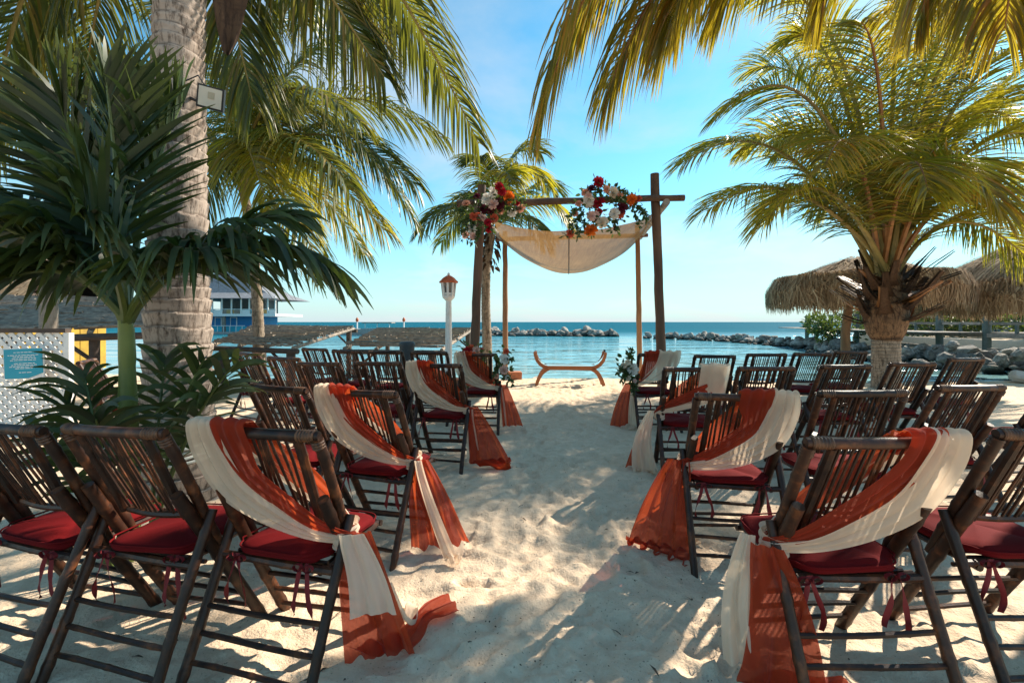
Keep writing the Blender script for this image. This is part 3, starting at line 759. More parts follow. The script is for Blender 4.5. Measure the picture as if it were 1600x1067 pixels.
# ------------------------------------------------------------------ palms
def frond_arrays(p0, p1, p2, n=80, ll=.9, lw=.035, hang=1.2, lift=.15, seed=0, pet=.14, twist=0.0, K_=5, sweep=(.45, 1.1), jit=.12):
    rs = np.random.RandomState(seed)
    p0, p1, p2 = (np.array(p, float) for p in (p0, p1, p2))
    def pos(t): t = t[:, None]; return (1 - t) ** 2 * p0 + 2 * t * (1 - t) * p1 + t * t * p2
    def tan(t):
        t = t[:, None]; d = 2 * (1 - t) * (p1 - p0) + 2 * t * (p2 - p1); return d / np.linalg.norm(d, axis=1, keepdims=True)
    S_ = np.cross(p1 - p0, p2 - p0)
    if np.linalg.norm(S_) < .05: S_ = np.cross(p2 - p0, [0, 0, 1.0])
    if np.linalg.norm(S_) < .05: S_ = np.array([1.0, 0, 0])
    S_ = S_ / np.linalg.norm(S_)
    t = np.sort(pet + (1 - pet) * (np.arange(n) + rs.rand(n) * .6) / n); t = np.clip(t, 0, 1)
    t = np.repeat(t, 2); side = np.tile([1.0, -1.0], n); m_ = 2 * n
    T = tan(t); N = np.cross(np.broadcast_to(S_, T.shape), T)
    if N[:, 2].mean() < 0: N = -N
    Sd = np.cross(T, N)
    c, s = math.cos(twist), math.sin(twist)
    Sd, N = Sd * c + N * s, N * c - Sd * s
    u = (t - pet) / (1 - pet)
    L = ll * np.sin(np.pi * (.14 + .79 * u)) ** .55 * (1 + rs.uniform(-jit, jit, m_))
    sw = sweep[0] + (sweep[1] - sweep[0]) * u ** 1.3 + rs.uniform(-.12, .12, m_)
    d = Sd * (side * np.cos(sw))[:, None] + T * np.sin(sw)[:, None] + N * (lift + rs.uniform(-.15, .15, m_))[:, None]
    d /= np.linalg.norm(d, axis=1, keepdims=True)
    P_ = pos(t); hg = hang * (1 + rs.uniform(-.3, .4, m_))
    wprof = np.interp(np.linspace(0, 1, K_ + 1), [0, .15, .55, .85, 1], [.55, 1, .9, .5, .06])
    ang = rs.uniform(-.6, .6, m_)
    V = np.zeros((m_, K_ + 1, 2, 3)); rndv = rs.rand(m_); q = P_.copy()
    for k in range(K_ + 1):
        v = k / K_
        dk = d + np.array([0, 0, -1.0]) * (hg * v * 1.1)[:, None] * .9
        dk /= np.linalg.norm(dk, axis=1, keepdims=True)
        w = T - (T * dk).sum(1, keepdims=True) * dk
        w /= np.linalg.norm(w, axis=1, keepdims=True) + 1e-9
        nn = np.cross(dk, w)
        a2 = ang + .5 * v * np.sign(ang)
        w = w * np.cos(a2)[:, None] + nn * np.sin(a2)[:, None]
        V[:, k, 0] = q - w * lw * .5 * wprof[k]; V[:, k, 1] = q + w * lw * .5 * wprof[k]
        if k < K_: q = q + dk * (L / K_)[:, None]
    base = np.arange(m_)[:, None] * (2 * (K_ + 1)) + np.arange(K_)[None, :] * 2
    Q = np.stack([base, base + 1, base + 3, base + 2], -1).reshape(-1, 4)
    rn = np.repeat(rndv, 2 * (K_ + 1)); al = np.tile(np.repeat(np.linspace(0, 1, K_ + 1), 2), m_)
    return V.reshape(-1, 3), Q, rn, al
def frond(parent, p0, p1, p2, leafm, ribm, r0=.028, seed=0, **k):
    o = Vector(parent.location)
    a, b_, c = (Vector(p) - o for p in (p0, p1, p2))
    V, Q, rn, al = frond_arrays(a, b_, c, seed=seed, **k)
    fo = put('frond', np_mesh('frond', V, Q, M[leafm], {'rnd': rn, 'along': al}), parent)
    b = MB(); pts = []; rr_ = []
    for i in range(17):
        t = i / 16; pts.append((1 - t) ** 2 * a + 2 * t * (1 - t) * b_ + t * t * c); rr_.append(r0 * (1 - t) ** .8 + .004 + (r0 * .9 if i == 0 else 0))
    b.tube(pts, rr_, 6); put('midrib', b.mesh('midrib', M[ribm]), fo)
    return fo
def trunk_mesh(path, radii, ring=.085, depth=.05, seed=0, nseg=220, nr=40, mat_='bark'):
    rs = np.random.RandomState(seed)
    pts = np.array([tuple(p) for p in path], float); tt = np.linspace(0, 1, len(pts))
    s = np.linspace(0, 1, nseg)
    C = np.stack([np.interp(s, tt, pts[:, i]) for i in range(3)], 1)
    # smooth the path
    for _ in range(12): C[1:-1] = .25 * C[:-2] + .5 * C[1:-1] + .25 * C[2:]
    R = np.interp(s, tt, radii)
    zl = np.concatenate([[0], np.cumsum(np.linalg.norm(np.diff(C, axis=0), axis=1))])
    a = np.linspace(0, 2 * np.pi, nr, endpoint=False)
    ZZ, AA = np.meshgrid(zl, a, indexing='ij')
    wob = .13 * np.sin(AA + ZZ * 1.3) + .07 * np.sin(2 * AA + ZZ * 2) + .25 * vnoise(AA * 1.9, ZZ * 5, seed + 7)
    ph = ZZ / ring + wob + .35 * np.sin(ZZ * 7)
    saw = ph - np.floor(ph)
    prof = 1 + depth * (saw - .5) + .03 * vnoise(AA * 6, ZZ * 18, seed + 1) + .02 * vnoise(AA * 2, ZZ * 3, seed + 2)
    RR = R[:, None] * prof
    V = np.stack([C[:, 0:1] + RR * np.cos(AA), C[:, 1:2] + RR * np.sin(AA), C[:, 2:3] + 0 * AA + .012 * np.sin(AA + ZZ * 1.3)], -1)
    I = np.arange(nseg * nr).reshape(nseg, nr)
    J = np.roll(I, -1, axis=1)
    Q = np.stack([I[:-1], J[:-1], J[1:], I[1:]], -1).reshape(-1, 4)
    return np_mesh('trunk', V.reshape(-1, 3), Q, M[mat_], {'scar': saw.reshape(-1)})
def palm(name, base, label, group=None, cat='palm'):
    return tag(empty(name, base), label, cat, group)
def dirf(o, az, el, L, droop):
    """control points of a frond from heading (deg clockwise from view), rise and droop"""
    h = Vector((math.sin(rad(az)), math.cos(rad(az)), 0)); o = Vector(o)
    p1 = o + h * (L * .5 * math.cos(rad(el))) + Vector((0, 0, L * .55 * math.sin(rad(el))))
    p2 = o + h * (L * (.92 - .22 * droop)) + Vector((0, 0, L * (.5 * math.sin(rad(el)) - .62 * droop)))
    return o, p1, p2

# --- tall grey palm beside the last rows
B1 = Vector((-2.42, 3.30, gz(-2.42, 3.3) - .05))
p = palm('coconut_palm', B1, 'tall coconut palm with thick ringed grey trunk and floodlight')
top1 = Vector((.02, .05, 5.35))
put('trunk', trunk_mesh([(0, 0, -.1), (0, 0, .25), (0, 0, .9), (0.0, 0, 1.9), (.0, .0, 3.2), top1], [.30, .25, .215, .185, .160, .14], .092, .10, 3, 620, 56), p)
c1 = B1 + top1
F1 = [  # ctrl px/py/depth, tip px/py/depth
 ((520, -260, 4.2), (748, 225, 5.0)), ((430, -330, 4.6), (690, 120, 5.6)), ((420, -150, 4.0), (600, 120, 4.6)), ((60, -260, 3.3), (-20, 230, 3.6)), ((130, -150, 3.6), (20, 190, 4.4)),
 ((180, -200, 4.6), (130, 140, 5.2)), ((400, -200, 5.0), (480, 40, 6.4)), ((330, -120, 4.4), (395, 160, 4.2)), ((-120, -300, 3.0), (-260, 150, 2.9)), ((380, -300, 5.2), (620, 60, 6.4)), ((60, -200, 4.6), (60, 120, 5.6))]
for i, (a, b_) in enumerate(F1):
    frond(p, c1, at(*a), at(*b_), 'leaf_coco', 'midrib', .032, 100 + i, n=150, ll=.92, lw=.023, hang=2.0, twist=(.3, -.2, .1, -.1, .2, 0, .1, -.3, 0, .2, .1)[i])
for i in range(4):
    frond(p, *dirf(c1, 190 + i * 38, 40 + (i * 17) % 30, 3.6, .5 + .1 * (i % 3)), 'leaf_coco', 'midrib', .03, 130 + i, n=70, ll=.75, lw=.032, hang=1.3)
b = MB() # dry sheath hanging under the crown
b.loft([(Vector((.12, -.22, 2.62)), Vector((.40, -.12, 2.66))), (Vector((.17, -.24, 2.45)), Vector((.36, -.14, 2.45))), (Vector((.21, -.24, 2.22)), Vector((.33, -.18, 2.2))), (Vector((.25, -.23, 2.05)), Vector((.28, -.21, 2.05)))], 8, 20, 1.3, .012, 4)
sh = b.obj('dry_sheath', M['fibre'], p); sh.location = (.16, .1, 1.15)
h = MB(); pts = []
for i in range(60):
    a = i * .42; pts.append(B1 + Vector(((.285 + .012 * math.sin(i)) * math.cos(a), (.285 + .01 * math.cos(i * 2)) * math.sin(a), .34 + .0022 * i + .02 * math.sin(a + 1))))
h.tube(pts, .010, 7); tag(h.obj('garden_hose', M['hose']), 'pale garden hose coiled round the foot of the grey trunk', 'hose')
# floodlight on the trunk
fl = empty('floodlight', at(330, 154, 3.17)); tag(fl, 'black square floodlight with pale lens fixed to the grey trunk', 'floodlight')
fl.rotation_euler = Euler((rad(16), rad(8), rad(20))); fl.scale = (1.2, 1.2, 1.2)
b = MB(); b.box((0, 0, 0), (.135, .035, .125)); b.obj('housing', M['black'], fl, False)
b = MB(); b.box((0, -.019, 0), (.115, .008, .105)); ln = b.obj('lens', M['glass_lamp'], fl, False)
b = MB(); b.box((.005, -.0245, .012), (.032, .003, .036)); b.obj('emitter', M['yellow_chip'], ln, False)
b = MB(); b.box((0, .03, .0), (.09, .03, .09)); b.tube([(-.06, .02, -.0), (-.085, .05, -.03), (-.13, .09, -.02)], .009, 6); b.tube([(-.02, .04, .03), (-.09, .06, .11), (-.16, .05, .05), (-.15, .06, -.1)], .005, 6); b.obj('bracket', M['black'], fl)

# --- slim palm on the shore behind the stick shades
B2 = Vector(((403 - 800) / FPX * 10.5, 10.5, -.15))
p = palm('coconut_palm', B2, 'slim dark trunked palm in front of the blue house', 'coconut palms around the beach')
top2 = Vector((-.35, 0, 4.55))
put('trunk', trunk_mesh([(0, 0, -.2), (.02, 0, 1), (-.03, 0, 2.2), (-.12, 0, 3.4), top2], [.15, .125, .115, .11, .10], .10, .09, 9, 140, 20, 'bark_thin'), p)
c2 = B2 + top2
F2 = [((450, 20, 9.5), (648, 345, 9.0)), ((470, 120, 9), (650, 290, 9.6)), ((440, 170, 8.6), (600, 360, 8.4)), ((420, 60, 9), (560, 60, 9.4)), ((400, 0, 10), (500, -20, 10)), ((480, 60, 10), (690, 215, 9.8)),
      ((340, 0, 10), (260, 20, 10)), ((280, 90, 10), (130, 200, 10)), ((250, 130, 9), (70, 330, 9)), ((420, 220, 9.4), (500, 420, 9)), ((330, 180, 9), (300, 380, 8.6)), ((380, 20, 8.6), (430, 160, 7.6)), ((260, 40, 9.6), (60, 90, 9.4)), ((460, 210, 10.5), (570, 400, 10.8)), ((400, 40, 8), (560, 190, 7.2)), ((420, 130, 8.5), (545, 290, 7.6)), ((360, 120, 8.5), (420, 330, 7.6))]
for i, (a, b_) in enumerate(F2):
    frond(p, c2, at(*a), at(*b_), 'leaf_gold' if i in (2, 9, 13, 16) else 'leaf_coco', 'midrib', .04, 200 + i, n=135, ll=1.35, lw=.031, hang=1.7, twist=(.2, -.3, .3)[i % 3])

# --- palm behind the arch
B3 = Vector(((763 - 800) / FPX * 12.2, 12.2, -.6))
p = palm('coconut_palm', B3, 'slender curved palm growing behind the wedding arch', 'coconut palms around the beach')
top3 = Vector((.06, 0, 4.25))
put('trunk', trunk_mesh([(0, 0, -.2), (-.03, 0, 1.2), (-.07, 0, 2.3), (-.06, 0, 3.3), top3], [.15, .13, .12, .12, .13], .10, .09, 12, 140, 20, 'bark_thin'), p)
c3 = B3 + top3
F3 = [((800, 215, 12), (850, 285, 11.2)), ((770, 230, 12), (740, 250, 11)), ((720, 280, 11.6), (658, 362, 11)), ((850, 275, 12), (885, 345, 11.4)), ((830, 260, 13), (870, 300, 13.6)), ((790, 200, 12.4), (845, 240, 13)), ((740, 270, 13), (690, 380, 13)), ((820, 300, 11.4), (850, 380, 10.8)), ((760, 260, 11), (735, 350, 10.2)), ((780, 230, 11), (800, 285, 10))]
for i, (a, b_) in enumerate(F3):
    frond(p, c3, at(*a), at(*b_), 'leaf_gold' if i % 3 == 0 else 'leaf_coco', 'midrib', .03, 300 + i, n=100, ll=1.0, lw=.032, hang=1.5, twist=.2 * (i % 3 - 1))
b = MB(); r = random.Random(2)
for i in range(46):
    a = r.uniform(0, 6.28); z = top3.z - r.uniform(-.1, .95); q = Vector((top3.x + .12 * math.cos(a), .12 * math.sin(a), z)); e = q + Vector((.16 * math.cos(a), .16 * math.sin(a), -r.uniform(.1, .35)))
    w = Vector((-math.sin(a), math.cos(a), 0)) * r.uniform(.015, .05); b.loft([(q - w, q + w), (q.lerp(e, .5) - w * .8 + Vector((.03 * math.cos(a), 0, .06)), q.lerp(e, .5) + w * .8), (e - w * .2, e + w * .2)], 2, 6, 1, .006, i)
b.obj('dry_sheath', M['fibre'], p)

# --- short stout palm by the huts: old leaf bases, long glowing fronds
B4 = Vector(((1384 - 800) / FPX * 8.9, 8.9, -.25))
p = palm('coconut_palm', B4, 'short stout palm with golden backlit fronds before the thatched huts')
put('trunk', trunk_mesh([(0, 0, -.2), (0, 0, .5), (0, 0, 1.0), (0, 0, 1.32)], [.25, .235, .23, .23], .06, .05, 21, 120, 36, 'bark_thin'), p)
put('boot', trunk_mesh([(0, 0, 1.20), (0, 0, 1.32), (0, 0, 1.6), (0, 0, 2.0), (0, 0, 2.5)], [.24, .30, .36, .34, .22], .47, .06, 22, 110, 36, 'fibre'), p)
r = random.Random(8)
for i in range(36):           # sawn-off leaf bases standing out of the boot
    a = i * 2.4 + r.uniform(-.3, .3); e = r.uniform(.35, 1.2); z = 1.5 + .026 * i
    q = Vector((.30 * math.cos(a), .30 * math.sin(a), z)); d = Vector((math.cos(a) * math.cos(e), math.sin(a) * math.cos(e), math.sin(e))); L = r.uniform(.45, .95)
    w = d.cross(Vector((0, 0, 1))).normalized(); nn = w.cross(d)
    b = MB(); b.loft([(q - w * .16, q + w * .16), (q + d * L * .3 - w * .09, q + d * L * .3 + w * .09), (q + d * L * .7 - w * .06, q + d * L * .7 + w * .06), (q + d * L - w * .05, q + d * L + w * .05)], 6, 8, .5, .012, i)
    b.loft([(q - w * .12 - nn * .01, q + w * .12 - nn * .01), (q + d * L * .3 - w * .075 - nn * .06, q + d * L * .3 + w * .075 - nn * .06), (q + d * L * .7 - w * .05 - nn * .045, q + d * L * .7 + w * .05 - nn * .045), (q + d * L - w * .045 - nn * .03, q + d * L + w * .045 - nn * .03)], 6, 8, .5, .012, i)
    b.obj('leaf_base', M['fibre'] if i % 3 else M['midrib_rust'], p)
b = MB()
for i in range(160):          # loose brown fibres
    a = r.uniform(0, 6.28); z = r.uniform(1.7, 2.6); q = Vector((.34 * math.cos(a), .34 * math.sin(a), z)); e = q + Vector((r.uniform(.15, .5) * math.cos(a + r.uniform(-.6, .6)), r.uniform(.15, .5) * math.sin(a), r.uniform(-.35, .35)))
    b.tube([q, q.lerp(e, .5) + Vector((0, 0, r.uniform(-.05, .08))), e], [.006, .004, .002], 3, False)
tag(b.obj('loose_fibre', M['fibre'], p), kind='stuff')
c4 = B4 + Vector((0, 0, 2.3))
F4 = [((1230, 130, 8.6), (1070, 255, 8.4)), ((1290, 20, 8.2), (1128, 175, 7.8)), ((1330, -60, 8.6), (1190, -10, 8.6)), ((1385, 60, 8.0), (1345, 35, 6.9)), ((1390, 0, 9), (1420, -60, 9)),
      ((1500, 20, 8.8), (1650, 80, 8.6)), ((1500, 130, 8.6), (1680, 230, 8.4)), ((1480, 220, 8.2), (1640, 370, 7.8)), ((1470, 130, 7.8), (1560, 330, 6.8)), ((1290, 200, 8.0), (1195, 350, 7.4)),
      ((1300, 60, 9.8), (1170, 110, 10.6)), ((1460, 40, 10), (1560, 40, 11)), ((1340, 120, 7.8), (1290, 260, 6.8)), ((1430, 40, 8.4), (1510, 20, 8.0)), ((1280, 230, 9.6), (1200, 330, 10.6)), ((1500, 200, 10), (1600, 300, 11)),
      ((1420, 160, 7.6), (1450, 300, 6.6)), ((1310, 0, 8.8), (1240, 60, 9.0)), ((1450, 0, 8.6), (1590, -30, 8.6)), ((1480, 260, 9), (1620, 420, 8.8)), ((1240, 220, 8.4), (1105, 330, 8.0)), ((1290, 150, 10), (1160, 230, 10.8)), ((1330, 60, 10), (1250, 60, 11)), ((1450, 130, 10.2), (1560, 190, 11)), ((1420, 0, 10), (1480, -40, 11)), ((1440, 180, 9.4), (1520, 330, 9.6)), ((1350, 180, 9.6), (1280, 330, 10)), ((1400, 120, 9.8), (1430, 250, 10.6)), ((1460, 90, 9.2), (1610, 200, 9.4)), ((1330, 120, 9.6), (1220, 230, 10.2)), ((1520, 100, 9.6), (1690, 60, 9.6)), ((1490, 0, 9.4), (1640, -20, 9.8))]
for i, (a, b_) in enumerate(F4):
    o = c4 + Vector((r.uniform(-.12, .12), r.uniform(-.12, .12), r.uniform(-.15, .15)))
    frond(p, o, at(*a), at(*b_), 'leaf_gold' if i not in (3, 8, 12) else 'leaf_rust', 'midrib_rust' if i in (3, 7, 8, 12, 16) else 'midrib', .05, 400 + i, n=120 if i in (0, 1, 2, 3, 9, 10, 12, 17, 20) else 145, ll=1.2, lw=.023 if i in (0, 1, 2, 3, 9, 10, 12, 17, 20) else .027, hang=1.0, twist=(.25, -.2, 0, .1)[i % 4], pet=.2)

# --- tall palm whose crown reaches in from above (its trunk stands beyond the chairs on the hut side)
B5 = Vector((5.0, 3.5, 0.0))
p = palm('coconut_palm', B5, 'overhanging palm whose rusty fronds hang down over the aisle')
top5 = Vector((-.5, .1, 6.0))
put('trunk', trunk_mesh([(0, 0, -.2), (-.05, 0, 1.5), (-.2, .05, 3.6), top5], [.27, .20, .17, .15], .09, .07, 31, 200, 30), p)
c5 = B5 + top5
F5 = [((960, -330, 4.1), (850, 175, 4.3)), ((1080, -240, 4.3), (955, 130, 4.9)), ((1120, -240, 4.0), (1060, 30, 4.2)), ((1260, -240, 4.6), (1130, 0, 5.4)), ((1330, -200, 4.4), (1290, -10, 4.8)), ((1480, -200, 4.6), (1440, 20, 5.2)), ((1600, -200, 4.4), (1570, 45, 4.6)), ((1330, -420, 3.0), (1050, -300, 2.5)), ((1420, -300, 4.6), (1210, -60, 3.9)), ((1050, -300, 4.6), (905, 40, 5.2)), ((1180, -260, 4.8), (1010, 60, 5.6)), ((1540, -260, 4.8), (1520, 0, 5.6))]
for i, (a, b_) in enumerate(F5):
    frond(p, c5, at(*a), at(*b_), 'leaf_rust', 'midrib_rust', .036, 500 + i, n=140, ll=1.4 if i < 4 else 1.15, lw=.025, hang=2.6, twist=(.1, -.2, .2)[i % 3])

# --- young broad-leaved palm in front of the trunk
B7 = Vector((-2.07, 2.46, gz(-2.07, 2.46) - .02))
p = palm('young_palm', B7, 'young palm with smooth green stem and broad dark leaves before the grey trunk')
b = MB(); b.tube([(0, 0, -.05), (0, 0, .2), (.0, 0, .5), (-.005, 0, .8), (-.01, 0, 1.06), (-.01, 0, 1.2)], [.058, .050, .050, .045, .036, .030], 20); b.obj('stem', M['green_stem'], p)
b = MB(); b.tube([(-.01, 0, 1.03), (-.01, 0, 1.10), (-.015, 0, 1.25), (-.03, 0, 1.36)], [.035, .039, .036, .026], 16); b.obj('crownshaft', M['green_stem'], p)
c7 = B7 + Vector((-.015, 0, 1.30))
F7 = [((190, 300, 2.45), (165, 120, 2.30)), ((140, 300, 2.6), (90, 150, 2.5)), ((340, 320, 2.40), (510, 420, 2.28)), ((260, 380, 2.5), (450, 340, 2.65)), ((120, 400, 2.4), (30, 430, 2.2)), ((130, 360, 2.5), (10, 310, 2.5)), ((215, 300, 2.6), (285, 160, 2.75)),
      ((90, 330, 2.7), (-60, 380, 2.7)), ((150, 300, 2.6), (75, 190, 2.7)), ((240, 400, 2.3), (340, 400, 2.1)), ((180, 380, 2.2), (120, 330, 1.95)), ((100, 390, 2.3), (-10, 350, 2.1))]
for i, (a, b_) in enumerate(F7):
    frond(p, c7, at(*a), at(*b_), 'leaf_dark', 'midrib_green', .017, 700 + i, n=44, ll=.54, lw=.033, hang=(.35, .5, 2.2, 1.5, 2.0, 1.3, .8, 1.5, .8, 1.6, 1.0, 1.6, 1.3)[i], twist=(.5, .4, .1, -.2, .1, .2, -.4, 0, .4, .1, .6, .2, -.3)[i], pet=.30, K_=6, sweep=(.7, 1.25), lift=.3, jit=.2)
# low seedlings round its foot
r = random.Random(12)
for (px, py, d, lb, tips) in ((170, 640, 2.35, 'low seedling palm with drooping leaves between lattice fence and green stem', [(100, 625), (130, 585), (45, 668), (150, 655)]),
                              (235, 650, 2.6, 'low seedling palm spreading narrow leaves across the foot of grey trunk', [(372, 565), (350, 600), (320, 560), (260, 560)])):
    x = (px - 800) / FPX * d; o = palm('palm_seedling', Vector((x, d, gz(x, d))), lb, cat='plant')
    for i, (tx, ty) in enumerate(tips):
        s0 = Vector(o.location) + Vector((0, 0, .02)); tip = at(tx, ty, d + r.uniform(-.25, .25)); ctrl = s0.lerp(tip, .45) + Vector((0, 0, .32))
        frond(o, s0, ctrl, tip, 'leaf_dark', 'midrib_green', .009, 760 + i + px, n=11, ll=.33, lw=.034, hang=1.1, pet=.35, K_=6, sweep=(.5, 1.2), lift=.2, jit=.25)

# ------------------------------------------------------------------ wedding arch
ARCH = empty('wedding_arch', at(887, 503, 8.0) * 1.0); ARCH.location.z = 0
tag(ARCH, 'rustic log arch of four posts with cross beams at the end of the aisle', 'arch')
AO = Vector(ARCH.location)
def log(name, a, b_, r, mat_='log', parent=ARCH, seed=0, n=14):
    rr = random.Random(seed); a = Vector(a); b_ = Vector(b_); k = max(6, int((b_ - a).length / .25)); w = (b_ - a).orthogonal().normalized(); w2 = (b_ - a).normalized().cross(w)
    pts = []; rs_ = []
    for i in range(k + 1):
        t = i / k; pts.append(a.lerp(b_, t) + w * rr.uniform(-.006, .006) + w2 * rr.uniform(-.006, .006) - AO * (parent is ARCH)); rs_.append(r * (1 - .12 * t) * rr.uniform(.96, 1.05))
    return MB().tube(pts, rs_, n).obj(name, M[mat_], parent)
def ground(px, d): return Vector(((px - 800) / FPX * d, d, -.15))
log('post', ground(737, 8.0), at(753, 290, 8.0), .085, seed=1)
log('post', ground(1036, 8.0), at(1023, 272, 8.0), .085, seed=2)
log('post', ground(790, 11.25) - Vector((0, 0, .3)), at(789, 362, 11.25), .068, 'log_pale', seed=3)
log('post', ground(1000, 11.25) - Vector((0, 0, .3)), at(996, 352, 11.25), .068, 'log_pale', seed=4)
log('beam', at(714, 319, 7.88), at(1069, 309, 7.88), .062, seed=5)
log('beam', at(775, 374, 11.12), at(1012, 368, 11.12), .055, seed=6)
log('beam', at(1042, 316, 7.75), at(1000, 372, 11.7), .058, 'grey_wood', seed=7)
log('beam', at(744, 326, 7.75), at(787, 378, 11.7), .058, 'grey_wood', seed=8)
# sagging burlap canopy slung between the side beams
b = MB(); NU, NV = 44, 26
LF, RF = at(768, 342, 7.98), at(1021, 334, 7.98); LB, RB = at(786, 376, 11.4), at(1001, 371, 11.4)
for j in range(NV + 1):
    v = j / NV
    for i in range(NU + 1):
        u = i / NU
        a = LF.lerp(LB, v); c = RF.lerp(RB, v)
        q = a.lerp(c, u)
        sag = (.27 + .58 * v ** .8 + .10 * math.sin(math.pi * v)) * (1 - abs(2 * u - 1) ** 2.1)
        q.z -= sag + .018 * math.sin(9 * u + 4 * v) * math.sin(math.pi * u) + .02 * math.sin(26 * v + 9 * abs(2 * u - 1)) * abs(2 * u - 1) + .02 * math.sin(22 * v + 3 * u) * (abs(2 * u - 1) ** 3)
        q.y += .03 * math.sin(11 * u) * (1 - v)
        b.v.append(tuple(q))
for j in range(NV):
    for i in range(NU):
        k = j * (NU + 1) + i; b.f.append((k, k + 1, k + NU + 2, k + NU + 1))
can = b.obj('burlap_canopy', M['burlap']); tag(can, 'tan burlap cloth sagging between the beams of the log arch', 'canopy')
b = MB(); k0 = NU // 2 - 1
b.tube([Vector(can.data.vertices[j * (NU + 1) + k0].co) - Vector((0, 0, .006)) for j in range(0, NV + 1)], .011, 6); b.obj('seam', M['dark_wood'], can)

# flowers: ruffled heads of many petals, one mesh for each colour
def flower_mesh(col, seed, ruff=.12):
    r = random.Random(seed); b = MB()
    for ring, (n, tilt, L, w) in enumerate(((7, .25, 1.0, .62), (7, .62, .92, .56), (6, .98, .80, .50), (5, 1.25, .62, .42), (4, 1.45, .45, .3))):
        for k in range(n):
            a = 2 * math.pi * (k + .5 * (ring % 2)) / n + r.uniform(-.15, .15); t = tilt + r.uniform(-.1, .1)
            d = Vector((math.cos(a) * math.cos(t), math.sin(a) * math.cos(t), math.sin(t))); sd = Vector((-math.sin(a), math.cos(a), 0)); nn = d.cross(sd)
            secs = []
            for i, (v, ww) in enumerate(((0, .25), (.4, .8), (.8, 1.0), (1.0, .7))):
                c = d * (v * L) - nn * (.28 * L * v * v) ; secs.append((c - sd * w * ww * .5 - nn * .08 * ww, c + sd * w * ww * .5 - nn * .08 * ww))
            b.loft(secs, 3, 4, 1, ruff * .25, seed + k + ring * 9)
    return b.mesh('flower', M['petal_' + col])
FM = {c: [flower_mesh(c, 5 + i * 7) for i in range(2)] for c in PET}
def leaves_mesh(spots, size, mat_, seed, n_each=1):
    """many single leaves (folded along the middle)"""
    r = random.Random(seed); V = []; Q = []; rn = []; al = []
    for (c, d) in spots:
        d = Vector(d).normalized(); sd = d.cross(Vector((r.uniform(-1, 1), r.uniform(-1, 1), r.uniform(-1, 1)))).normalized(); nn = d.cross(sd)
        L = size * r.uniform(.7, 1.35); w = L * r.uniform(.2, .3); k = len(V); x = r.random()
        c = Vector(c)
        P_ = [c, c + d * L * .35 - sd * w + nn * .08 * L, c + d * L * .4, c + d * L * .35 + sd * w + nn * .08 * L, c + d * L * .75 - sd * w * .7 + nn * .02 * L, c + d * L * .75 - nn * .06 * L, c + d * L * .75 + sd * w * .7 + nn * .02 * L, c + d * L - nn * .12 * L]
        V += [tuple(q) for q in P_]; rn += [x] * 8; al += [0, .3, .3, .3, .6, .6, .6, .7]
        Q += [(k, k + 1, k + 4, k + 2), (k, k + 2, k + 6, k + 3), (k + 2, k + 4, k + 7, k + 5), (k + 2, k + 5, k + 7, k + 6)]
    return np_mesh('foliage', V, Q, M[mat_], {'rnd': rn, 'along': al})
def arrangement(name, label, centre, flowers, sprays, dflow, fsize, seed, nleaf=16, lsize=.075, group=None):
    r = random.Random(seed); root = empty(name, centre); tag(root, label, 'flowers', group); o = Vector(centre); spots = []
    for (px, py, c, s) in flowers:
        q = at(px, py, dflow + r.uniform(-.16, .04)) - o
        f = put('flower', FM[c][r.randrange(2)], root, q, None, fsize * s)
        dr = (Vector((0, -1, .25)) + Vector((r.uniform(-.7, .7), r.uniform(-.3, .3), r.uniform(-.5, .6)))).normalized(); f.rotation_euler = dr.to_track_quat('Z', 'Y').to_euler()
        for i in range(nleaf):
            v = Vector((r.gauss(0, 1), r.gauss(0, .8), r.gauss(0, 1))).normalized(); spots.append((q + Vector((0, .06, 0)) + v * r.uniform(.02, .11) * fsize / .07, v + Vector((0, -.2, -.2))))
    st = MB()
    for (x0, y0, x1, y1) in sprays:
        a = at(x0, y0, dflow + .02) - o; e = at(x1, y1, dflow - r.uniform(0, .25)) - o; m_ = a.lerp(e, .5) + Vector((0, -.05, .05)); pts = []
        for i in range(13):
            t = i / 12; q = (1 - t) ** 2 * a + 2 * t * (1 - t) * m_ + t * t * e; pts.append(q)
            if i: 
                d = (pts[-1] - pts[-2]).normalized()
                for s in range(3): spots.append((q, d * .8 + Vector((r.uniform(-1, 1), r.uniform(-1, 1), r.uniform(-1, 1)))))
        st.tube(pts, .004, 4)
    put('foliage', leaves_mesh(spots, lsize, 'leaf_flower', seed), root)['kind'] = 'stuff'
    if st.v: st.obj('stems', M['midrib_green'], root)['kind'] = 'stuff'
    return root
def zl(l, x0, y0, s): return [(x0 + a / s, y0 + b_ / s, c, k) for (a, b_, c, k) in l]
fl_l = zl([(575, 250, 'white', 1.1), (500, 335, 'white', 1.2), (580, 405, 'pink', 1.1), (655, 180, 'red', 1.0), (690, 240, 'red', .9), (775, 310, 'orange', 1.25), (660, 400, 'burgundy', 1.2), (230, 400, 'peach', .9), (680, 495, 'peach', .8), (820, 515, 'white', 1.0), (935, 460, 'peach', 1.0), (330, 560, 'coral', .9), (385, 560, 'coral', .8), (440, 570, 'pink', .8), (590, 580, 'coral', .9), (510, 635, 'red', .8), (295, 720, 'white', 1.15), (225, 800, 'pink', .8), (320, 815, 'pink', .8), (525, 720, 'red', .8), (450, 470, 'burgundy', 1.2), (560, 480, 'burgundy', .9), (890, 390, 'red', .6), (370, 300, 'burgundy', .7)], 700, 270, 8.207)
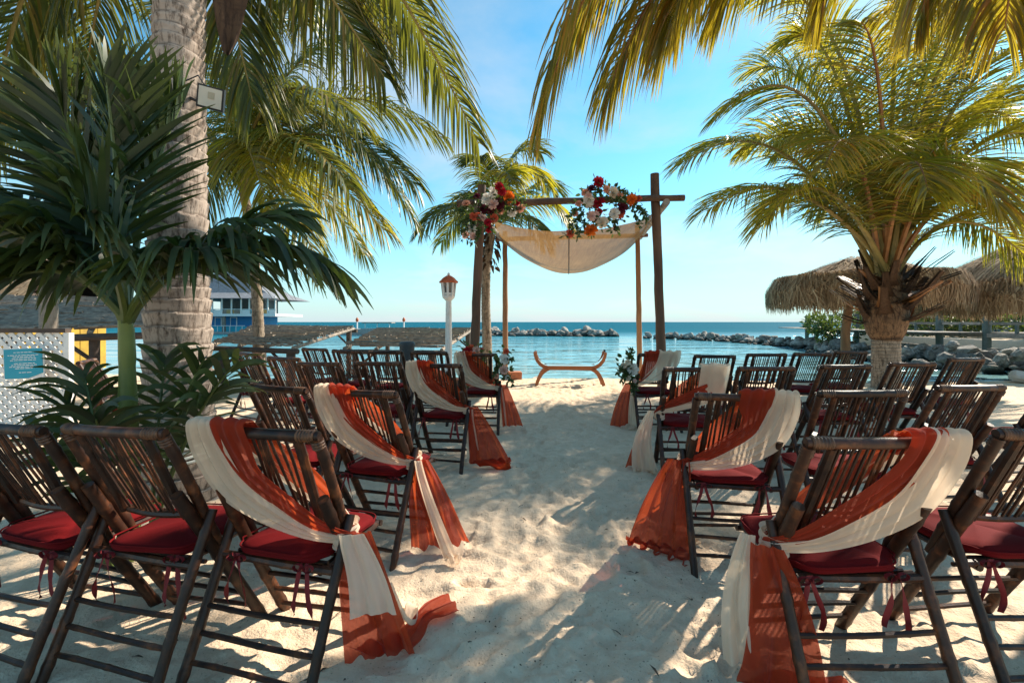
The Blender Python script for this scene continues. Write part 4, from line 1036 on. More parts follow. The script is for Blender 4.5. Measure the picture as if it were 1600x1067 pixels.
arrangement('flower_arrangement', 'flower arrangement on the arch corner by the lamp post side', at(765, 325, 7.75), fl_l, [(745, 350, 722, 362), (740, 345, 718, 350), (770, 320, 815, 312), (780, 330, 812, 326), (750, 360, 745, 372), (735, 325, 718, 332)], 7.62, .084, 41, 19)
fl_r = zl([(490, 130, 'red', 1.15), (395, 220, 'burgundy', .9), (310, 280, 'peach', .9), (350, 310, 'pink', .7), (605, 230, 'peach', .85), (695, 280, 'cream', 1.35), (350, 395, 'white', 1.35), (215, 430, 'peach', .8), (495, 420, 'red', 1.35), (165, 565, 'peach', .7), (390, 600, 'pink', 1.1), (440, 590, 'pink', 1.0), (710, 570, 'white', 1.2), (820, 480, 'burgundy', 1.2), (790, 570, 'coral', 1.0), (540, 690, 'cream', 1.35), (380, 800, 'orange', 1.45), (95, 845, 'coral', .9), (955, 375, 'orange', 1.2), (1035, 365, 'coral', .9), (790, 330, 'peach', .9), (735, 775, 'burgundy', .6), (500, 540, 'red', .7), (465, 655, 'burgundy', .8)], 880, 270, 8.893)
arrangement('flower_arrangement', 'flower arrangement hanging from the middle of the arch beam above burlap', at(940, 320, 7.75), fl_r, [(915, 330, 893, 352), (910, 335, 896, 360), (915, 345, 902, 372), (910, 325, 892, 335), (985, 315, 1012, 340), (985, 320, 1000, 353), (990, 318, 1010, 345), (960, 340, 962, 356), (950, 320, 975, 310), (940, 320, 935, 295), (960, 305, 975, 300)], 7.66, .082, 42, 16)
# posies tied to the front chairs and a cluster at the foot of the post
arrangement('chair_posy', 'posy of white and pink roses on front row aisle chair, trunk side', at(787, 575, 5.35), [(788, 561, 'white', 1.25), (787, 578, 'pink', 1.05), (791, 549, 'coral', .7), (776, 588, 'peach', .6), (793, 590, 'white', .6)], [(785, 570, 800, 562), (783, 575, 774, 560), (790, 585, 801, 600), (780, 572, 772, 585)], 5.33, .050, 43, 16, .05, 'posies on the front aisle chairs')
arrangement('chair_posy', 'posy of a white hydrangea and cream buds on front row aisle chair, hut side', at(985, 575, 5.35), [(988, 577, 'white', 1.5), (975, 571, 'cream', .7), (981, 566, 'cream', .7), (974, 580, 'cream', .6), (981, 591, 'cream', .7), (992, 595, 'pink', .5)], [(985, 575, 986, 546), (983, 580, 964, 582), (985, 590, 991, 612), (983, 575, 981, 552), (980, 585, 972, 594)], 5.33, .050, 44, 14, .055, 'posies on the front aisle chairs')
fl_p = [(730, 548, 'red', .8), (737, 545, 'coral', .9), (744, 547, 'pink', .8), (751, 548, 'red', .7), (735, 556, 'red', .9), (746, 556, 'peach', .9), (728, 560, 'burgundy', .9), (740, 566, 'coral', 1.0), (752, 560, 'red', .8), (733, 575, 'pink', 1.0), (748, 575, 'orange', 1.0), (741, 590, 'red', 1.0), (730, 595, 'coral', 1), (750, 598, 'white', 1), (740, 608, 'peach', 1)]
arrangement('flower_arrangement', 'red and pink flowers piled at the foot of the arch post behind chairs', ground(741, 7.72) + Vector((0, 0, .15)), fl_p, [(740, 600, 725, 560), (740, 600, 756, 560), (738, 612, 720, 605), (744, 612, 760, 608)], 7.7, .085, 45, 14, .09)

# ------------------------------------------------------------------ bench, bricks, stones
bx, by = at(890, 503, 9.4).x, 9.4
bench = empty('curved_bench', (bx, by, gz(bx, by) - .02), rad(-5)); tag(bench, 'curved wooden bench with clear seat standing in front of the water', 'bench')
def arc_outline():
    """the wooden side: a flat rail with arms curling up and legs curving down"""
    cl = []
    for s in (1,):
        arm = [(.42, .375), (.52, .40), (.60, .45), (.665, .53), (.70, .62), (.715, .70)]
        leg = [(.42, .375), (.50, .33), (.575, .26), (.63, .16), (.67, .06), (.685, -.04)]
    return arm, leg
arm, leg_ = arc_outline()
for y_ in (-.17, .17):
    b = MB(); b.box((0, y_, .378), (.90, .034, .085))
    fr_ = b.obj('seat_rail', M['bench_wood'], bench, False)
    for s in (-1, 1):
        for nm, pth, w0, w1 in (('arm', arm, .04, .028), ('leg', leg_, .042, .03)):
            b = MB(); n_ = len(pth); up = []; dn = []
            for i in range(n_):
                a = Vector(pth[max(i - 1, 0)]); c = Vector(pth[min(i + 1, n_ - 1)]); d = (c - a).normalized(); nn = Vector((-d.y, d.x)); w = w0 + (w1 - w0) * i / (n_ - 1); q = Vector(pth[i])
                up.append(q + nn * w); dn.append(q - nn * w)
            for i in range(n_ - 1):
                vs = []
                for q in (up[i], up[i + 1], dn[i + 1], dn[i]): vs.append((q.x * s, q.y))
                b.prism(vs, y_ - .0165, y_ + .0165)
            b.obj(nm, M['bench_wood'], bench, False)
b = MB(); secs = [(-x, z) for x, z in arm[::-1]] + arm
b.loft([(Vector((x, -.18, z + .045)), Vector((x, .18, z + .045))) for x, z in secs], 3, 44, 1, .0, 1); b.obj('clear_seat', M['glass'], bench)
for i, (px, py, w, rz_) in enumerate(((804, 588, .30, .2), (715, 596, .34, -.1))):
    q = at(px, 503, 10.4 if i == 0 else 9.2); b = MB(); bb_ = MB()
    b.box((0, 0, .08), (w, .22, .20))
    o = b.obj('terracotta_block', M['brick'], None, False); o.location = (q.x, q.y, gz(q.x, q.y) - .0); o.rotation_euler = (.05, .03, rz_)
    mod = o.modifiers.new('bev', 'BEVEL'); mod.width = .015; mod.segments = 2
    tag(o, ('terracotta block on the sand near the bench by the water', 'terracotta block behind the chairs near the lamp post')[i], 'block')
def rock_mesh(seed, sub=3, rough_=.35, matn='rock'):
    import bmesh
    bm = bmesh.new(); bmesh.ops.create_icosphere(bm, subdivisions=sub, radius=1); r = random.Random(seed)
    planes = [(Vector((r.gauss(0, 1), r.gauss(0, 1), r.gauss(0, 1))).normalized(), r.uniform(.5, .85)) for _ in range(11)]
    for v in bm.verts:
        p_ = v.co.copy()
        for nn, d in planes:
            e = p_.dot(nn) - d
            if e > 0: p_ -= nn * e * .9
        p_ *= 1 + rough_ * .25 * math.sin(5 * p_.x + seed) * math.sin(6 * p_.y + 2 * seed) * math.sin(5 * p_.z)
        v.co = Vector((p_.x, p_.y * .85, p_.z * .7))
    me = bpy.data.meshes.new('rock'); bm.to_mesh(me); bm.free(); me.materials.append(M[matn])
    me.polygons.foreach_set('use_smooth', [False] * len(me.polygons)); return me
RK = [rock_mesh(i, 2) for i in range(9)]; RKB = [rock_mesh(20 + i, 3, .35, 'rock_pale') for i in range(3)]
def boulder(px, py, d, s, label, k=0):
    q = at(px, 503, d); o = put('boulder', RKB[k], None, (q.x, q.y, gz(q.x, q.y) + s * .35), (.2, .1, 1.0 * k), s); tag(o, label, 'boulder'); return o
boulder(1604, 580, 9.8, .30, 'pale boulder on the sand at the water edge by the huts', 0)
boulder(838, 585, 10.9, .16, 'small pale stone at the water edge beside the curved bench', 1)
boulder(1358, 600, 7.6, .16, 'pale stone on the sand beside the stout palm foot', 2)

# ------------------------------------------------------------------ breakwaters
def breakwater(label, line, n, hgt, wid, s0, seed, group='rock breakwaters'):
    r = random.Random(seed); root = empty('rock_breakwater', (line[0].x, line[0].y, SEA)); tag(root, label, 'breakwater', group); o = Vector(root.location)
    seg = [(line[i + 1] - line[i]).length for i in range(len(line) - 1)]; tot = sum(seg)
    for i in range(n):
        t = (i + r.random()) / n * tot; k = 0
        while k < len(seg) - 1 and t > seg[k]: t -= seg[k]; k += 1
        c = line[k].lerp(line[k + 1], min(1, t / seg[k])); d = (line[k + 1] - line[k]).normalized(); nn = Vector((-d.y, d.x, 0))
        u = r.uniform(-1, 1); h = hgt * (1 - abs(u)) * r.uniform(.4, 1.0)
        s = s0 * (.42 + 1.25 * r.random() ** 2) * (.75 + .4 * (1 - abs(u)))
        put('rock', RK[r.randrange(9)], root, c + nn * u * wid + Vector((0, 0, SEA + h - o.z * 0 - .05)) - o * 1.0, (r.uniform(-.5, .5), r.uniform(-.5, .5), r.uniform(0, 6.28)), (s, s * r.uniform(.8, 1.2), s * r.uniform(.8, 1.15)))
    return root
def sea(px, d): return Vector(((px - 800) / FPX * d, d, 0))
breakwater('long low breakwater of grey rocks in the water behind the arch', [sea(700, 58), sea(775, 57), sea(850, 56), sea(960, 54)], 260, .80, 1.3, .55, 3)
breakwater('breakwater of pale rocks reaching out from the boardwalk shore', [sea(1014, 48), sea(1090, 44), sea(1170, 38), sea(1240, 32), sea(1300, 27)], 298, .65, 1.3, .36, 4)
breakwater('bank of tumbled pale rocks under the boardwalk', [sea(1296, 25), sea(1370, 21), sea(1450, 18.0), sea(1540, 16.0), sea(1680, 14.4)], 298, .9, 1.6, .26, 5)
# ground under boardwalk side
b = MB(); N_ = 30; ln_ = [sea(1330, 27), sea(1400, 22.5), sea(1480, 19.5), sea(1570, 17.4), sea(1720, 15.4), sea(2000, 14.5)]
for i, q in enumerate(ln_):
    b.v += [(q.x, q.y, -.9), (q.x + 1.0, q.y + 1.2, .55), (q.x + 60, q.y + 40, .6)]
for i in range(len(ln_) - 1):
    for k in range(2): b.f.append((i * 3 + k, (i + 1) * 3 + k, (i + 1) * 3 + k + 1, i * 3 + k + 1))
tag(b.obj('shore_bank', M['sand'], None, False), 'earth bank behind the rocks carrying the boardwalk', kind='structure')

# ------------------------------------------------------------------ boardwalk with railing
deck = [sea(1262, 34), sea(1300, 29), sea(1340, 26), sea(1400, 22.6), sea(1470, 19.8), sea(1540, 17.6), sea(1640, 15.6), sea(1760, 14.4)]
DZ = .78
bw = empty('boardwalk', (deck[0].x, deck[0].y, 0)); tag(bw, 'grey timber boardwalk with post and rail fence above the rocks', 'boardwalk'); bo = Vector(bw.location)
for i in range(len(deck) - 1):
    a = deck[i] - bo + Vector((0, 0, DZ)); c = deck[i + 1] - bo + Vector((0, 0, DZ)); d = (c - a).normalized(); nn = Vector((-d.y, d.x, 0)); nn = -nn if nn.y < 0 else nn
    MB().beam(a, c, .10, .16).obj('fascia', M['grey_wood'], bw, False)
    MB().beam(a + Vector((0, 0, -.55)), c + Vector((0, 0, -.62)), .10, .15).obj('lower_beam', M['grey_wood'], bw, False) if i > 2 else None
    k = max(3, int((c - a).length / .32))
    for j in range(k):
        q = a.lerp(c, (j + .5) / k) + nn * 1.0 + Vector((0, 0, .10)); L_ = (c - a).length / k - .02
        MB().box((0, 0, 0), (L_, 1.9, .045), Matrix.Rotation(math.atan2(d.y, d.x), 3, 'Z')).obj('deck_plank', M['grey_wood'], bw, False).location = q
    MB().tube([a + nn * .05 + Vector((0, 0, -1.3)), a + nn * .05 + Vector((0, 0, .3)), a + nn * .05 + Vector((0, 0, .98))], [.135, .13, .125], 12).obj('post', M['teal_post'], bw)
    if i > 0 or True:
        MB().beam(a.lerp(c, .05) + nn * .02 + Vector((0, 0, .46)), a.lerp(c, .92) + nn * .02 + Vector((0, 0, .46)), .05, .11).obj('rail', M['grey_wood'], bw, False)
    q = a.lerp(c, .5) + nn * .05; MB().box(q + Vector((0, 0, .22)), (.08, .08, .46)).obj('baluster', M['teal_post'], bw, False)
# hedge and shrubs behind it
def shrub(px, d, w, h, z0, label, seed, group='shrubs along the boardwalk', n=1500):
    r = random.Random(seed); q = sea(px, d); root = empty('shrub', (q.x, q.y, z0)); tag(root, label, 'shrub', group); sp_ = []
    lobes = [(Vector((r.uniform(-w, w), r.uniform(-.6, .6), r.uniform(.25, .8) * h)), r.uniform(.3, .55) * h) for _ in range(9)]
    for i in range(n):
        c, rr_ = lobes[i % 9]; v = Vector((r.gauss(0, 1), r.gauss(0, 1), r.gauss(0, 1))).normalized(); q2 = c + v * rr_ * r.uniform(.55, 1.08)
        if q2.z > 0: sp_.append((q2, v + Vector((0, 0, .4))))
    put('foliage', leaves_mesh(sp_, .17, 'leaf_hedge', seed), root)['kind'] = 'stuff'
    b = MB()
    for i in range(6): b.tube([(0, 0, -.1), lobes[i][0] * .5 + Vector((r.uniform(-.1, .1), 0, 0)), lobes[i][0]], [.03, .02, .008], 5)
    b.obj('stems', M['dark_wood'], root)
shrub(1303, 24.5, 1.0, 1.35, .2, 'rounded green shrub where the rock breakwater meets the boardwalk', 1)
for i, (px, d) in enumerate(((1352, 29.5), (1410, 26.5), (1455, 24.5), (1505, 23), (1555, 21.5), (1610, 20), (1665, 19))):
    shrub(px, d, 1.6, 1.75, .55, ('dark green hedge shrub behind the boardwalk rail'), 10 + i, 'hedge shrubs behind the boardwalk')

# ------------------------------------------------------------------ thatched huts
def thatch_hut(px, d, R_, ztop, zeave, polepx, label, seed, ns=5200):
    rs = np.random.RandomState(seed); c = sea(px, d); root = empty('thatched_hut', (c.x, c.y, -.5)); tag(root, label, 'hut', 'thatched beach huts'); off = -.5
    # under-roof shell
    prof = [(.03, ztop - off), (R_ * .35, ztop - off - .23 * (ztop - zeave)), (R_ * .7, ztop - off - .52 * (ztop - zeave)), (R_ * .93, zeave - off + .50), (R_ * .98, zeave - off + .15), (R_ * .90, zeave - off + .16)]
    b = MB().lathe(prof, 28, (0, 0, 0), False); sh_ = b.mesh('roof_shell', M['thatch']); at_ = sh_.attributes.new('rnd', 'FLOAT', 'POINT'); at_.data.foreach_set('value', np.full(len(sh_.vertices), .12, np.float32)); put('roof_shell', sh_, root)
    pr = np.array([(0.02, ztop - off + .04), (R_ * .35, ztop - off - .20 * (ztop - zeave)), (R_ * .70, ztop - off - .48 * (ztop - zeave)), (R_ * .93, zeave - off + .58), (R_ * 1.03, zeave - off + .18), (R_ * 1.05, zeave - off - .26)])
    V = np.zeros((ns, 4, 2, 3)); rn = np.zeros((ns, 4, 2)); s_all = np.linspace(0, 1, len(pr))
    a = rs.rand(ns) * 2 * np.pi; s0 = rs.rand(ns) ** .55 * .86; ln = rs.uniform(.10, .26, ns)
    w = rs.uniform(.005, .018, ns); jit = rs.normal(0, .15, ns); lift = rs.uniform(0, .09, ns) + .05 * (np.sin(a * 13) * .5 + .5); rv = np.clip(rs.normal(.45, .24, ns) + .12 * np.sin(a * 23), 0, 1)
    clump = .06 * np.sin(a * 9 + 2) + .05 * np.sin(a * 17)
    for k in range(4):
        s = np.clip(s0 + ln * k / 3 + clump * (k / 3) * .6, 0, 1.0); r_ = np.interp(s, s_all, pr[:, 0]) + lift * (1 - k / 5); z = np.interp(s, s_all, pr[:, 1]) + lift * .8 - (.24 * rs.rand(ns) ** 2 if k == 3 else 0)
        aa = a + jit * k / 3 / np.maximum(r_, .3)
        for e, sg in ((0, -1), (1, 1)):
            da = sg * w * (1 if k < 3 else .3) / np.maximum(r_, .3)
            V[:, k, e] = np.stack([r_ * np.cos(aa + da), r_ * np.sin(aa + da), z], -1)
        rn[:, k, :] = rv[:, None]
    base = np.arange(ns)[:, None] * 8 + np.arange(3)[None] * 2
    Q = np.stack([base, base + 1, base + 3, base + 2], -1).reshape(-1, 4)
    put('thatch', np_mesh('thatch', V.reshape(-1, 3), Q, M['thatch'], {'rnd': rn.reshape(-1)}, False), root)['kind'] = 'stuff'
    lx = (polepx - 800) / FPX * d - c.x
    MB().tube([(lx, 0, -.8), (lx, 0, 1.5), (lx * .5, 0, ztop - off - .3)], [.12, .115, .1], 12).obj('pole', M['log_pale'], root)
    return root
thatch_hut(1344, 13.0, 2.2, 3.1, 1.95, 1321, 'round thatched hut on a single brown pole behind the stout palm', 5, 15000)
thatch_hut(1650, 12.6, 3.0, 3.75, 1.72, 1650, 'wide thatched hut beside the boardwalk rail and dark building', 6, 15000)
# dark building behind the huts
hb = empty('beach_house', (26.0, 27, .5)); tag(hb, 'dark grey green beach house behind the thatched huts', 'house')
MB().box((3, 3, 1.2), (8.2, 6, 2.4)).obj('wall', M['hut_wall'], hb, False)
for i in range(4):
    w_ = MB().box((-.2 + 1.9 * i, -.03, 1.5), (1.1, .10, 1.1)).obj('window', M['white_paint'], hb, False); MB().box((-.2 + 1.9 * i, -.10, 1.5), (.96, .05, .96)).obj('pane', M['window'], w_, False)
b = MB(); b.v = [(-1.7, -.7, 2.4), (7.7, -.7, 2.4), (7.7, 6.6, 2.4), (-1.7, 6.6, 2.4), (1.4, 2.9, 3.5), (4.6, 2.9, 3.5)]; b.f = [(0, 1, 5, 4), (1, 2, 5), (2, 3, 4, 5), (3, 0, 4), (3, 2, 1, 0)]; b.obj('roof', M['roof_shingle'], hb, False)

# ------------------------------------------------------------------ lamp post and bin
lp = at(701, 503, 9.2); LPZ = gz(lp.x, lp.y)
lamp = empty('lamp_post', (lp.x, lp.y, LPZ)); tag(lamp, 'white garden lamp post with red capped lantern', 'lamp')
MB().lathe([(.14, -.1), (.14, .12), (.075, .16), (.068, .9), (.058, 1.72), (.062, 1.78)], 12).obj('post', M['white_paint'], lamp)
MB().lathe([(.06, 1.74), (.12, 1.80), (.13, 1.84)], 8).obj('collar', M['white_paint'], lamp, False)
ln_o = MB().lathe([(.105, 1.845), (.135, 2.10)], 8, (0, 0, 0), True).obj('lantern', M['window'], lamp, False)
for i in range(8):
    a = 2 * math.pi * i / 8; MB().beam((.112 * math.cos(a), .112 * math.sin(a), 1.83), (.145 * math.cos(a), .145 * math.sin(a), 2.11), .040, .03).obj('rib', M['white_paint'], ln_o, False)
b = MB()
for i in range(8):
    a = 2 * math.pi * (i + .5) / 8; a0, a1 = a - .36, a + .36
    q = [(.114 * math.cos(a0), .114 * math.sin(a0), 1.85), (.114 * math.cos(a1), .114 * math.sin(a1), 1.85), (.120 * math.cos(a1), .120 * math.sin(a1), 1.90), (.120 * math.cos(a0), .120 * math.sin(a0), 1.90)]
    MB().quad(*q).quad(*[(x, y_, z + .20) for x, y_, z in q]).obj('panel', M['white_paint'], ln_o, False)
MB().lathe([(.19, 2.10), (.195, 2.125), (.165, 2.15), (.12, 2.20), (.05, 2.245), (.02, 2.25)], 8).obj('cap', M['roof_red'], lamp, False)
MB().lathe([(.02, 2.245), (.032, 2.27), (.02, 2.295), (.004, 2.31)], 10).obj('finial', M['white_paint'], lamp)
q = at(636, 503, 7.4)
bn = empty('waste_bin', (q.x, q.y, gz(q.x, q.y))); tag(bn, 'dark grey round waste bin behind the chairs near lamp post', 'bin')
MB().lathe([(.105, -.02), (.115, .5), (.120, .88), (.128, .90), (.128, .94), (.118, .955)], 20).obj('barrel', M['bin'], bn)
MB().lathe([(.112, .955), (.09, .968), (.03, .972)], 20).obj('lid', M['bin'], bn)

# ------------------------------------------------------------------ stick roofed shades over the water's edge
def stick_shade(label, n0, n1, f0, f1, posts, seed, nst=26):
    r = random.Random(seed); root = empty('stick_shade', (n0.x, n0.y, SEA)); tag(root, label, 'shade', 'flat stick roofed shades by the water'); o = Vector(root.location)
    n0, n1, f0, f1 = (q - o for q in (n0, n1, f0, f1)); b = MB()
    for i in range(nst):
        v = (i + r.uniform(-.25, .25)) / nst; a = n0.lerp(f0, v); c = n1.lerp(f1, v); k = 5
        cuts = sorted([0, 1] + [r.random() for _ in range(3)])
        for j in range(len(cuts) - 1):
            if cuts[j + 1] - cuts[j] < .06: continue
            s_ = a.lerp(c, cuts[j] - .01) + Vector((0, r.uniform(-.03, .03), r.uniform(0, .05))); e = a.lerp(c, cuts[j + 1] + .01) + Vector((0, r.uniform(-.03, .03), r.uniform(0, .05)))
            b.tube([s_, s_.lerp(e, .5) + Vector((0, 0, r.uniform(-.015, .02))), e], r.uniform(.018, .034), 5)
    b.obj('stick_cover', M['stick'], root)['kind'] = 'stuff'
    for t_ in (0, .33, .66, 1):
        MB().tube([n0.lerp(n1, t_) - Vector((0, 0, .05)), f0.lerp(f1, t_) - Vector((0, 0, .05))], .04, 7).obj('rafter', M['stick'], root)
    MB().tube([n0 - Vector((.1, 0, .12)), n1 + Vector((.1, 0, -.12))], .055, 8).obj('header', M['dark_wood'], root)
    MB().tube([f0 - Vector((.1, 0, .12)), f1 + Vector((.1, 0, -.12))], .055, 8).obj('header', M['dark_wood'], root)
    for (u, v, wd) in posts:
        q = n0.lerp(n1, u).lerp(f0.lerp(f1, u), v); MB().tube([q - Vector((0, 0, .1)), Vector((q.x, q.y, -.6))], wd, 9).obj('post', M['dark_wood'], root)
        MB().tube([Vector((q.x, q.y, q.z - .55)), q + (n1 - n0).normalized() * (.5 if u < .5 else -.5) - Vector((0, 0, .12))], .03, 6).obj('brace', M['dark_wood'], root)
    return root
stick_shade('stick roofed shade in front of the blue house', at(334, 535, 9.6), at(458, 540, 9.2), at(400, 509, 14.5), at(553, 511, 14.0), [(.1, .02, .07), (.95, .02, .09), (.97, .95, .08), (.1, .95, .07)], 1)
stick_shade('stick roofed shade behind the white lamp post', at(538, 541, 10.2), at(690, 543, 10.0), at(594, 512, 15.0), at(736, 514, 14.2), [(.1, .02, .06), (.9, .02, .09), (.98, .95, .08), (.1, .95, .07)], 2)
stick_shade('weathered stick roofed shade behind the white lattice fence', at(-60, 520, 6.6), at(235, 512, 7.2), at(-30, 462, 9.6), at(262, 470, 10.2), [(.68, .05, .07), (.1, .05, .07), (.95, .95, .07)], 3, 60)

# ------------------------------------------------------------------ lattice fence with notice
lf = empty('lattice_fence', (-5.9, 5.0, 0)); tag(lf, 'white diagonal lattice fence with a brown top rail', 'fence')
LW, LH = 2.9, 1.10
for sgn in (1, -1):
    b = MB(); st = .10; k = -int(LH / st) - 2
    x = -LH - st
    while x < LW + LH:
        # strip from (x,0) rising at 45 degrees, clipped to the panel
        if sgn > 0: x0, z0 = x, 0.0; x1, z1 = x + LH, LH
        else: x0, z0 = x + LH, 0.0; x1, z1 = x, LH
        def clip(xa, za, xb, zb):
            if xa > xb: xa, za, xb, zb = xb, zb, xa, za
            if xb <= 0 or xa >= LW: return None
            if xa < 0: za += (zb - za) * (0 - xa) / (xb - xa); xa = 0
            if xb > LW: zb = za + (zb - za) * (LW - xa) / (xb - xa); xb = LW
            return xa, za, xb, zb
        cpt = clip(x0, z0, x1, z1)
        if cpt and abs(cpt[2] - cpt[0]) > .03: b.beam((cpt[0] - 1.9, .006 * sgn, cpt[1] + .08), (cpt[2] - 1.9, .006 * sgn, cpt[3] + .08), .009, .040)
        x += st
    b.obj('lattice_slats', M['white_paint'], lf, False)['kind'] = 'stuff'
MB().box((-.45, 0, 1.205), (2.95, .07, .045)).obj('top_rail', M['dark_wood'], lf, False)
MB().box((-.45, 0, .06), (2.92, .05, .05)).obj('bottom_rail', M['white_paint'], lf, False)
for x in (-1.93, 1.03): MB().box((x, 0, .58), (.06, .06, 1.2)).obj('end_post', M['white_paint'], lf, False)
sg = empty('notice_board', at(38, 568, 4.9)); sg.rotation_euler = (0, rad(-2.5), 0); tag(sg, 'teal notice with white print hung on the white lattice fence', 'sign')
MB().box((0, .0, 0), (.43, .012, .33)).obj('board', M['white_paint'], sg, False)
b = MB(); b.prism([(-.207, -.158), (.05, -.158), (.207, -.105), (.207, .158), (-.207, .158)], -.0105, -.006); b.obj('teal_face', M['teal_sign'], sg, False)
b = MB(); r = random.Random(3)    # the print is too small to read in the photograph: rows of word-shaped marks
for (z, x0, x1) in ((.118, -.10, .12), (.088, -.165, .18), (.070, -.11, .13), (.052, -.12, .14), (.034, -.14, .15), (.000, -.10, .13), (-.018, -.13, .16), (-.036, -.15, .12), (-.054, -.09, .10), (-.098, -.05, .09)):
    x = x0
    while x < x1 - .012:
        w = min(r.uniform(.018, .05), x1 - x); b.quad((x, -.0112, z), (x + w, -.0112, z), (x + w, -.0112, z + .0065), (x, -.0112, z + .0065)); x += w + .008
b.obj('print', M['white_paint'], sg, False)['kind'] = 'stuff'
# grey post, yellow hut behind the fence
q = at(76, 503, 6.0); MB().tube([(0, 0, -.1), (0, 0, 1.0), (0, 0, 1.85)], [.10, .095, .09], 10).obj('timber_post', M['grey_wood']); o = bpy.data.objects['timber_post']; o.location = (q.x, q.y, 0); tag(o, 'weathered grey timber post behind the lattice fence', 'post')
yh = empty('yellow_hut', (-16.5, 13.5, -.2)); tag(yh, 'yellow beach hut under thatch behind the stick shade and trunk', 'hut')
MB().box((0, .04, 1.15), (6.5, 2.3, 2.3)).obj('wall', M['dark_wood'], yh, False)
r = random.Random(4)
for i in range(22): MB().box((-3.15 + .3 * i, -1.16 + r.uniform(-.012, .012), 1.16 + r.uniform(-.03, .03)), (.285, .06, 2.25)).obj('plank', M['yellow'], yh, False)
for i in range(8): MB().box((3.27 + r.uniform(-.01, .01), -.95 + .3 * i, 1.16 + r.uniform(-.03, .03)), (.06, .285, 2.25)).obj('plank', M['yellow'], yh, False)
for x in (-2.0, .2, 2.2):
    w_ = MB().box((x, -1.22, 1.35), (.9, .06, .9)).obj('window', M['dark_wood'], yh, False); MB().box((x, -1.26, 1.35), (.78, .03, .78)).obj('pane', M['window'], w_, False)
rs = np.random.RandomState(3); ns = 4200; V = np.zeros((ns, 3, 2, 3)); rv = np.clip(rs.normal(.6, .2, ns), 0, 1)
xx = rs.uniform(-3.9, 3.9, ns); s0 = rs.rand(ns) * .85; w = rs.uniform(.012, .04, ns); jx = rs.normal(0, .08, ns)
for k in range(3):
    s = s0 + .10 * k; y_ = .1 - s * 2.0; z = 3.6 - s * 1.55 + .03 * rs.rand(ns)
    for e, sg_ in ((0, -1), (1, 1)): V[:, k, e] = np.stack([xx + jx * k / 2 + sg_ * w * (1 - .3 * k), y_, z], -1)
base = np.arange(ns)[:, None] * 6 + np.arange(2)[None] * 2
put('thatch', np_mesh('thatch', V.reshape(-1, 3), np.stack([base, base + 1, base + 3, base + 2], -1).reshape(-1, 4), M['thatch'], {'rnd': np.repeat(rv, 6)}, False), yh)['kind'] = 'stuff'
b = MB().prism([(-3.8, 2.2), (3.8, 2.2), (3.8, 2.26), (-3.8, 2.26)], -1.6, 1.6); b.v += []
b.quad((-3.9, -1.8, 2.05), (3.9, -1.8, 2.05), (3.9, .1, 3.55), (-3.9, .1, 3.55)).quad((-3.9, 1.9, 2.05), (3.9, 1.9, 2.05), (3.9, .1, 3.55), (-3.9, .1, 3.55))
me_ = b.mesh('roof_shell', M['dark_wood'], False); put('roof_shell', me_, yh)

# ------------------------------------------------------------------ blue house on the pier
HB = sea(392, 70); bh = empty('pier_house', (HB.x, HB.y, -.3)); tag(bh, 'two storey blue house with white balcony and grey hipped roof', 'house')
s_ = 70 / FPX
def hx(px): return (px - 392) * s_
def hz(py): return HCAM - (py - HOR) * s_ + .3
MB().box(((hx(338) + hx(418)) / 2, 0, hz(518) / 2 + hz(494) / 2), (hx(418) - hx(338), 6, hz(494) - hz(518))).obj('lower_wall', M['blue_wall'], bh, False)
MB().box(((hx(340) + hx(418)) / 2, 2.0, hz(479)), (hx(414) - hx(345), 4, 2.6)).obj('upper_wall', M['hut_wall'], bh, False)
MB().box(((hx(318) + hx(456)) / 2, -.6, hz(493)), (hx(456) - hx(318), 8.5, .35)).obj('balcony_floor', M['white_paint'], bh, False)
MB().box(((hx(318) + hx(456)) / 2, -.6, hz(520)), (hx(450) - hx(318), 9.5, .5)).obj('pier_slab', M['concrete'], bh, False)
for px in (361, 384):
    d_ = MB().box((hx(px), -3.03, hz(507)), (1.0, .08, 2.2)).obj('door', M['white_paint'], bh, False); MB().box((hx(px), -3.09, hz(507)), (.76, .05, 1.98)).obj('panel', M['blue_wall'], d_, False)
for i, px in enumerate((320, 334, 348, 362, 376, 390, 404, 416, 430, 443, 454)):
    MB().box((hx(px), -4.5, hz(479)), (.16, .16, 2.7)).obj('column', M['white_paint'], bh, False)
    if i < 10:
        MB().box((hx(px + 6.5), -4.5, hz(484.5)), (1.2, .06, .08)).obj('handrail', M['white_paint'], bh, False)
        MB().box((hx(px + 6.5), -4.45, hz(488.5)), (1.15, .03, .62)).obj('balustrade', M['glass'] if i % 3 else M['white_paint'], bh, False)
        if i % 2 == 0: MB().box((hx(px + 6.5), -3.6, hz(487.5)), (.8, .5, .6)).obj('seat', M['yellow'] if i % 4 == 0 else M['aqua'], bh, False)
for px in (333, 377, 431): MB().box((hx(px), -4.2, hz(507)), (.35, .35, 3.0)).obj('pillar', M['grey_wood'], bh, False)
for i in range(8): MB().box((hx(343 + i * 9), -4.6, hz(513)), (.06, .06, 1.0)).obj('rail_post', M['white_paint'], bh, False)
MB().box((hx(375), -4.6, hz(508.6)), (hx(410) - hx(340), .06, .08)).obj('handrail', M['white_paint'], bh, False)
MB().box((hx(375), -3.2, hz(514.5)), (hx(410) - hx(340), .2, .9)).obj('aqua_band', M['aqua'], bh, False)
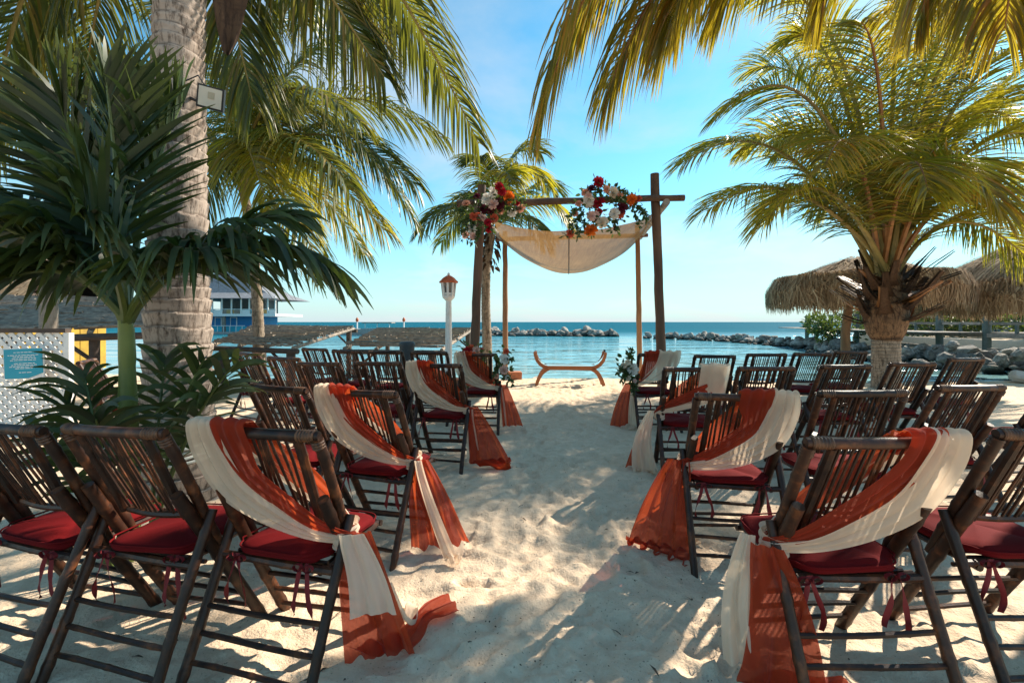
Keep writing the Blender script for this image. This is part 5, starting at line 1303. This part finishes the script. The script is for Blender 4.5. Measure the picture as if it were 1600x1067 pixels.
e0, e1 = hx(305), hx(458); ze, zm, zt = hz(469), hz(460), hz(418)
b = MB(); ym = -.5
def ring_(x0, x1, y0, y1, z): i = len(b.v); b.v += [(x0, y0, z), (x1, y0, z), (x1, y1, z), (x0, y1, z)]; return i
i0 = ring_(e0, e1, -6, 6, ze); i1 = ring_(hx(325), hx(438), -3.9, 4, zm); i2 = ring_(hx(350), hx(362), -.4, .4, zt)
for (a, c) in ((i0, i1), (i1, i2)):
    for k in range(4): b.f.append((a + k, a + (k + 1) % 4, c + (k + 1) % 4, c + k))
b.f.append((i2, i2 + 1, i2 + 2, i2 + 3)); b.f.append((i0 + 3, i0 + 2, i0 + 1, i0)); b.obj('roof', M['roof_shingle'], bh, False)
# jetty with lamp bollards and a small boat shelter
jt = empty('jetty', (*sea(600, 62).xy, SEA)); tag(jt, 'long low concrete jetty with small white lamp posts', 'jetty')
jo = Vector(jt.location); J0 = sea(440, 62) - jo; J1 = sea(735, 60) - jo
MB().beam((J0.x, 0, .35), (J1.x, -1, .35), 3.2, .9).obj('slab', M['concrete'], jt, False)
for px in (558, 631):
    q = sea(px, 61) - jo; q.z = 0; pst = MB().tube([(q.x, q.y, .7), (q.x, q.y, 1.7)], .10, 8).obj('lamp_post', M['white_paint'], jt); MB().lathe([(.05, 1.7), (.2, 1.85), (.2, 2.1), (.03, 2.35)], 8, (q.x, q.y, 0)).obj('lantern', M['roof_red'], pst, False)
q = sea(602, 60)
bt = empty('moored_boat', (q.x, q.y - 3, SEA)); tag(bt, 'low grey boat with flat canopy moored at the jetty', 'boat')
MB().prism([(-2.0, .9), (2.0, .9), (1.6, .1), (-1.5, .1)], -.8, .8).obj('hull', M['concrete'], bt, False)
MB().box((0, 0, 1.62), (3.7, 1.8, .12)).obj('canopy', M['grey_wood'], bt, False)
for x in (-1.5, 0, 1.5): MB().box((x, -.6, 1.2), (.08, .08, .8)).obj('pole', M['white_paint'], bt, False)
breakwater('row of low dark rocks along the jetty', [sea(640, 56), sea(735, 55)], 40, .5, .8, .6, 9)
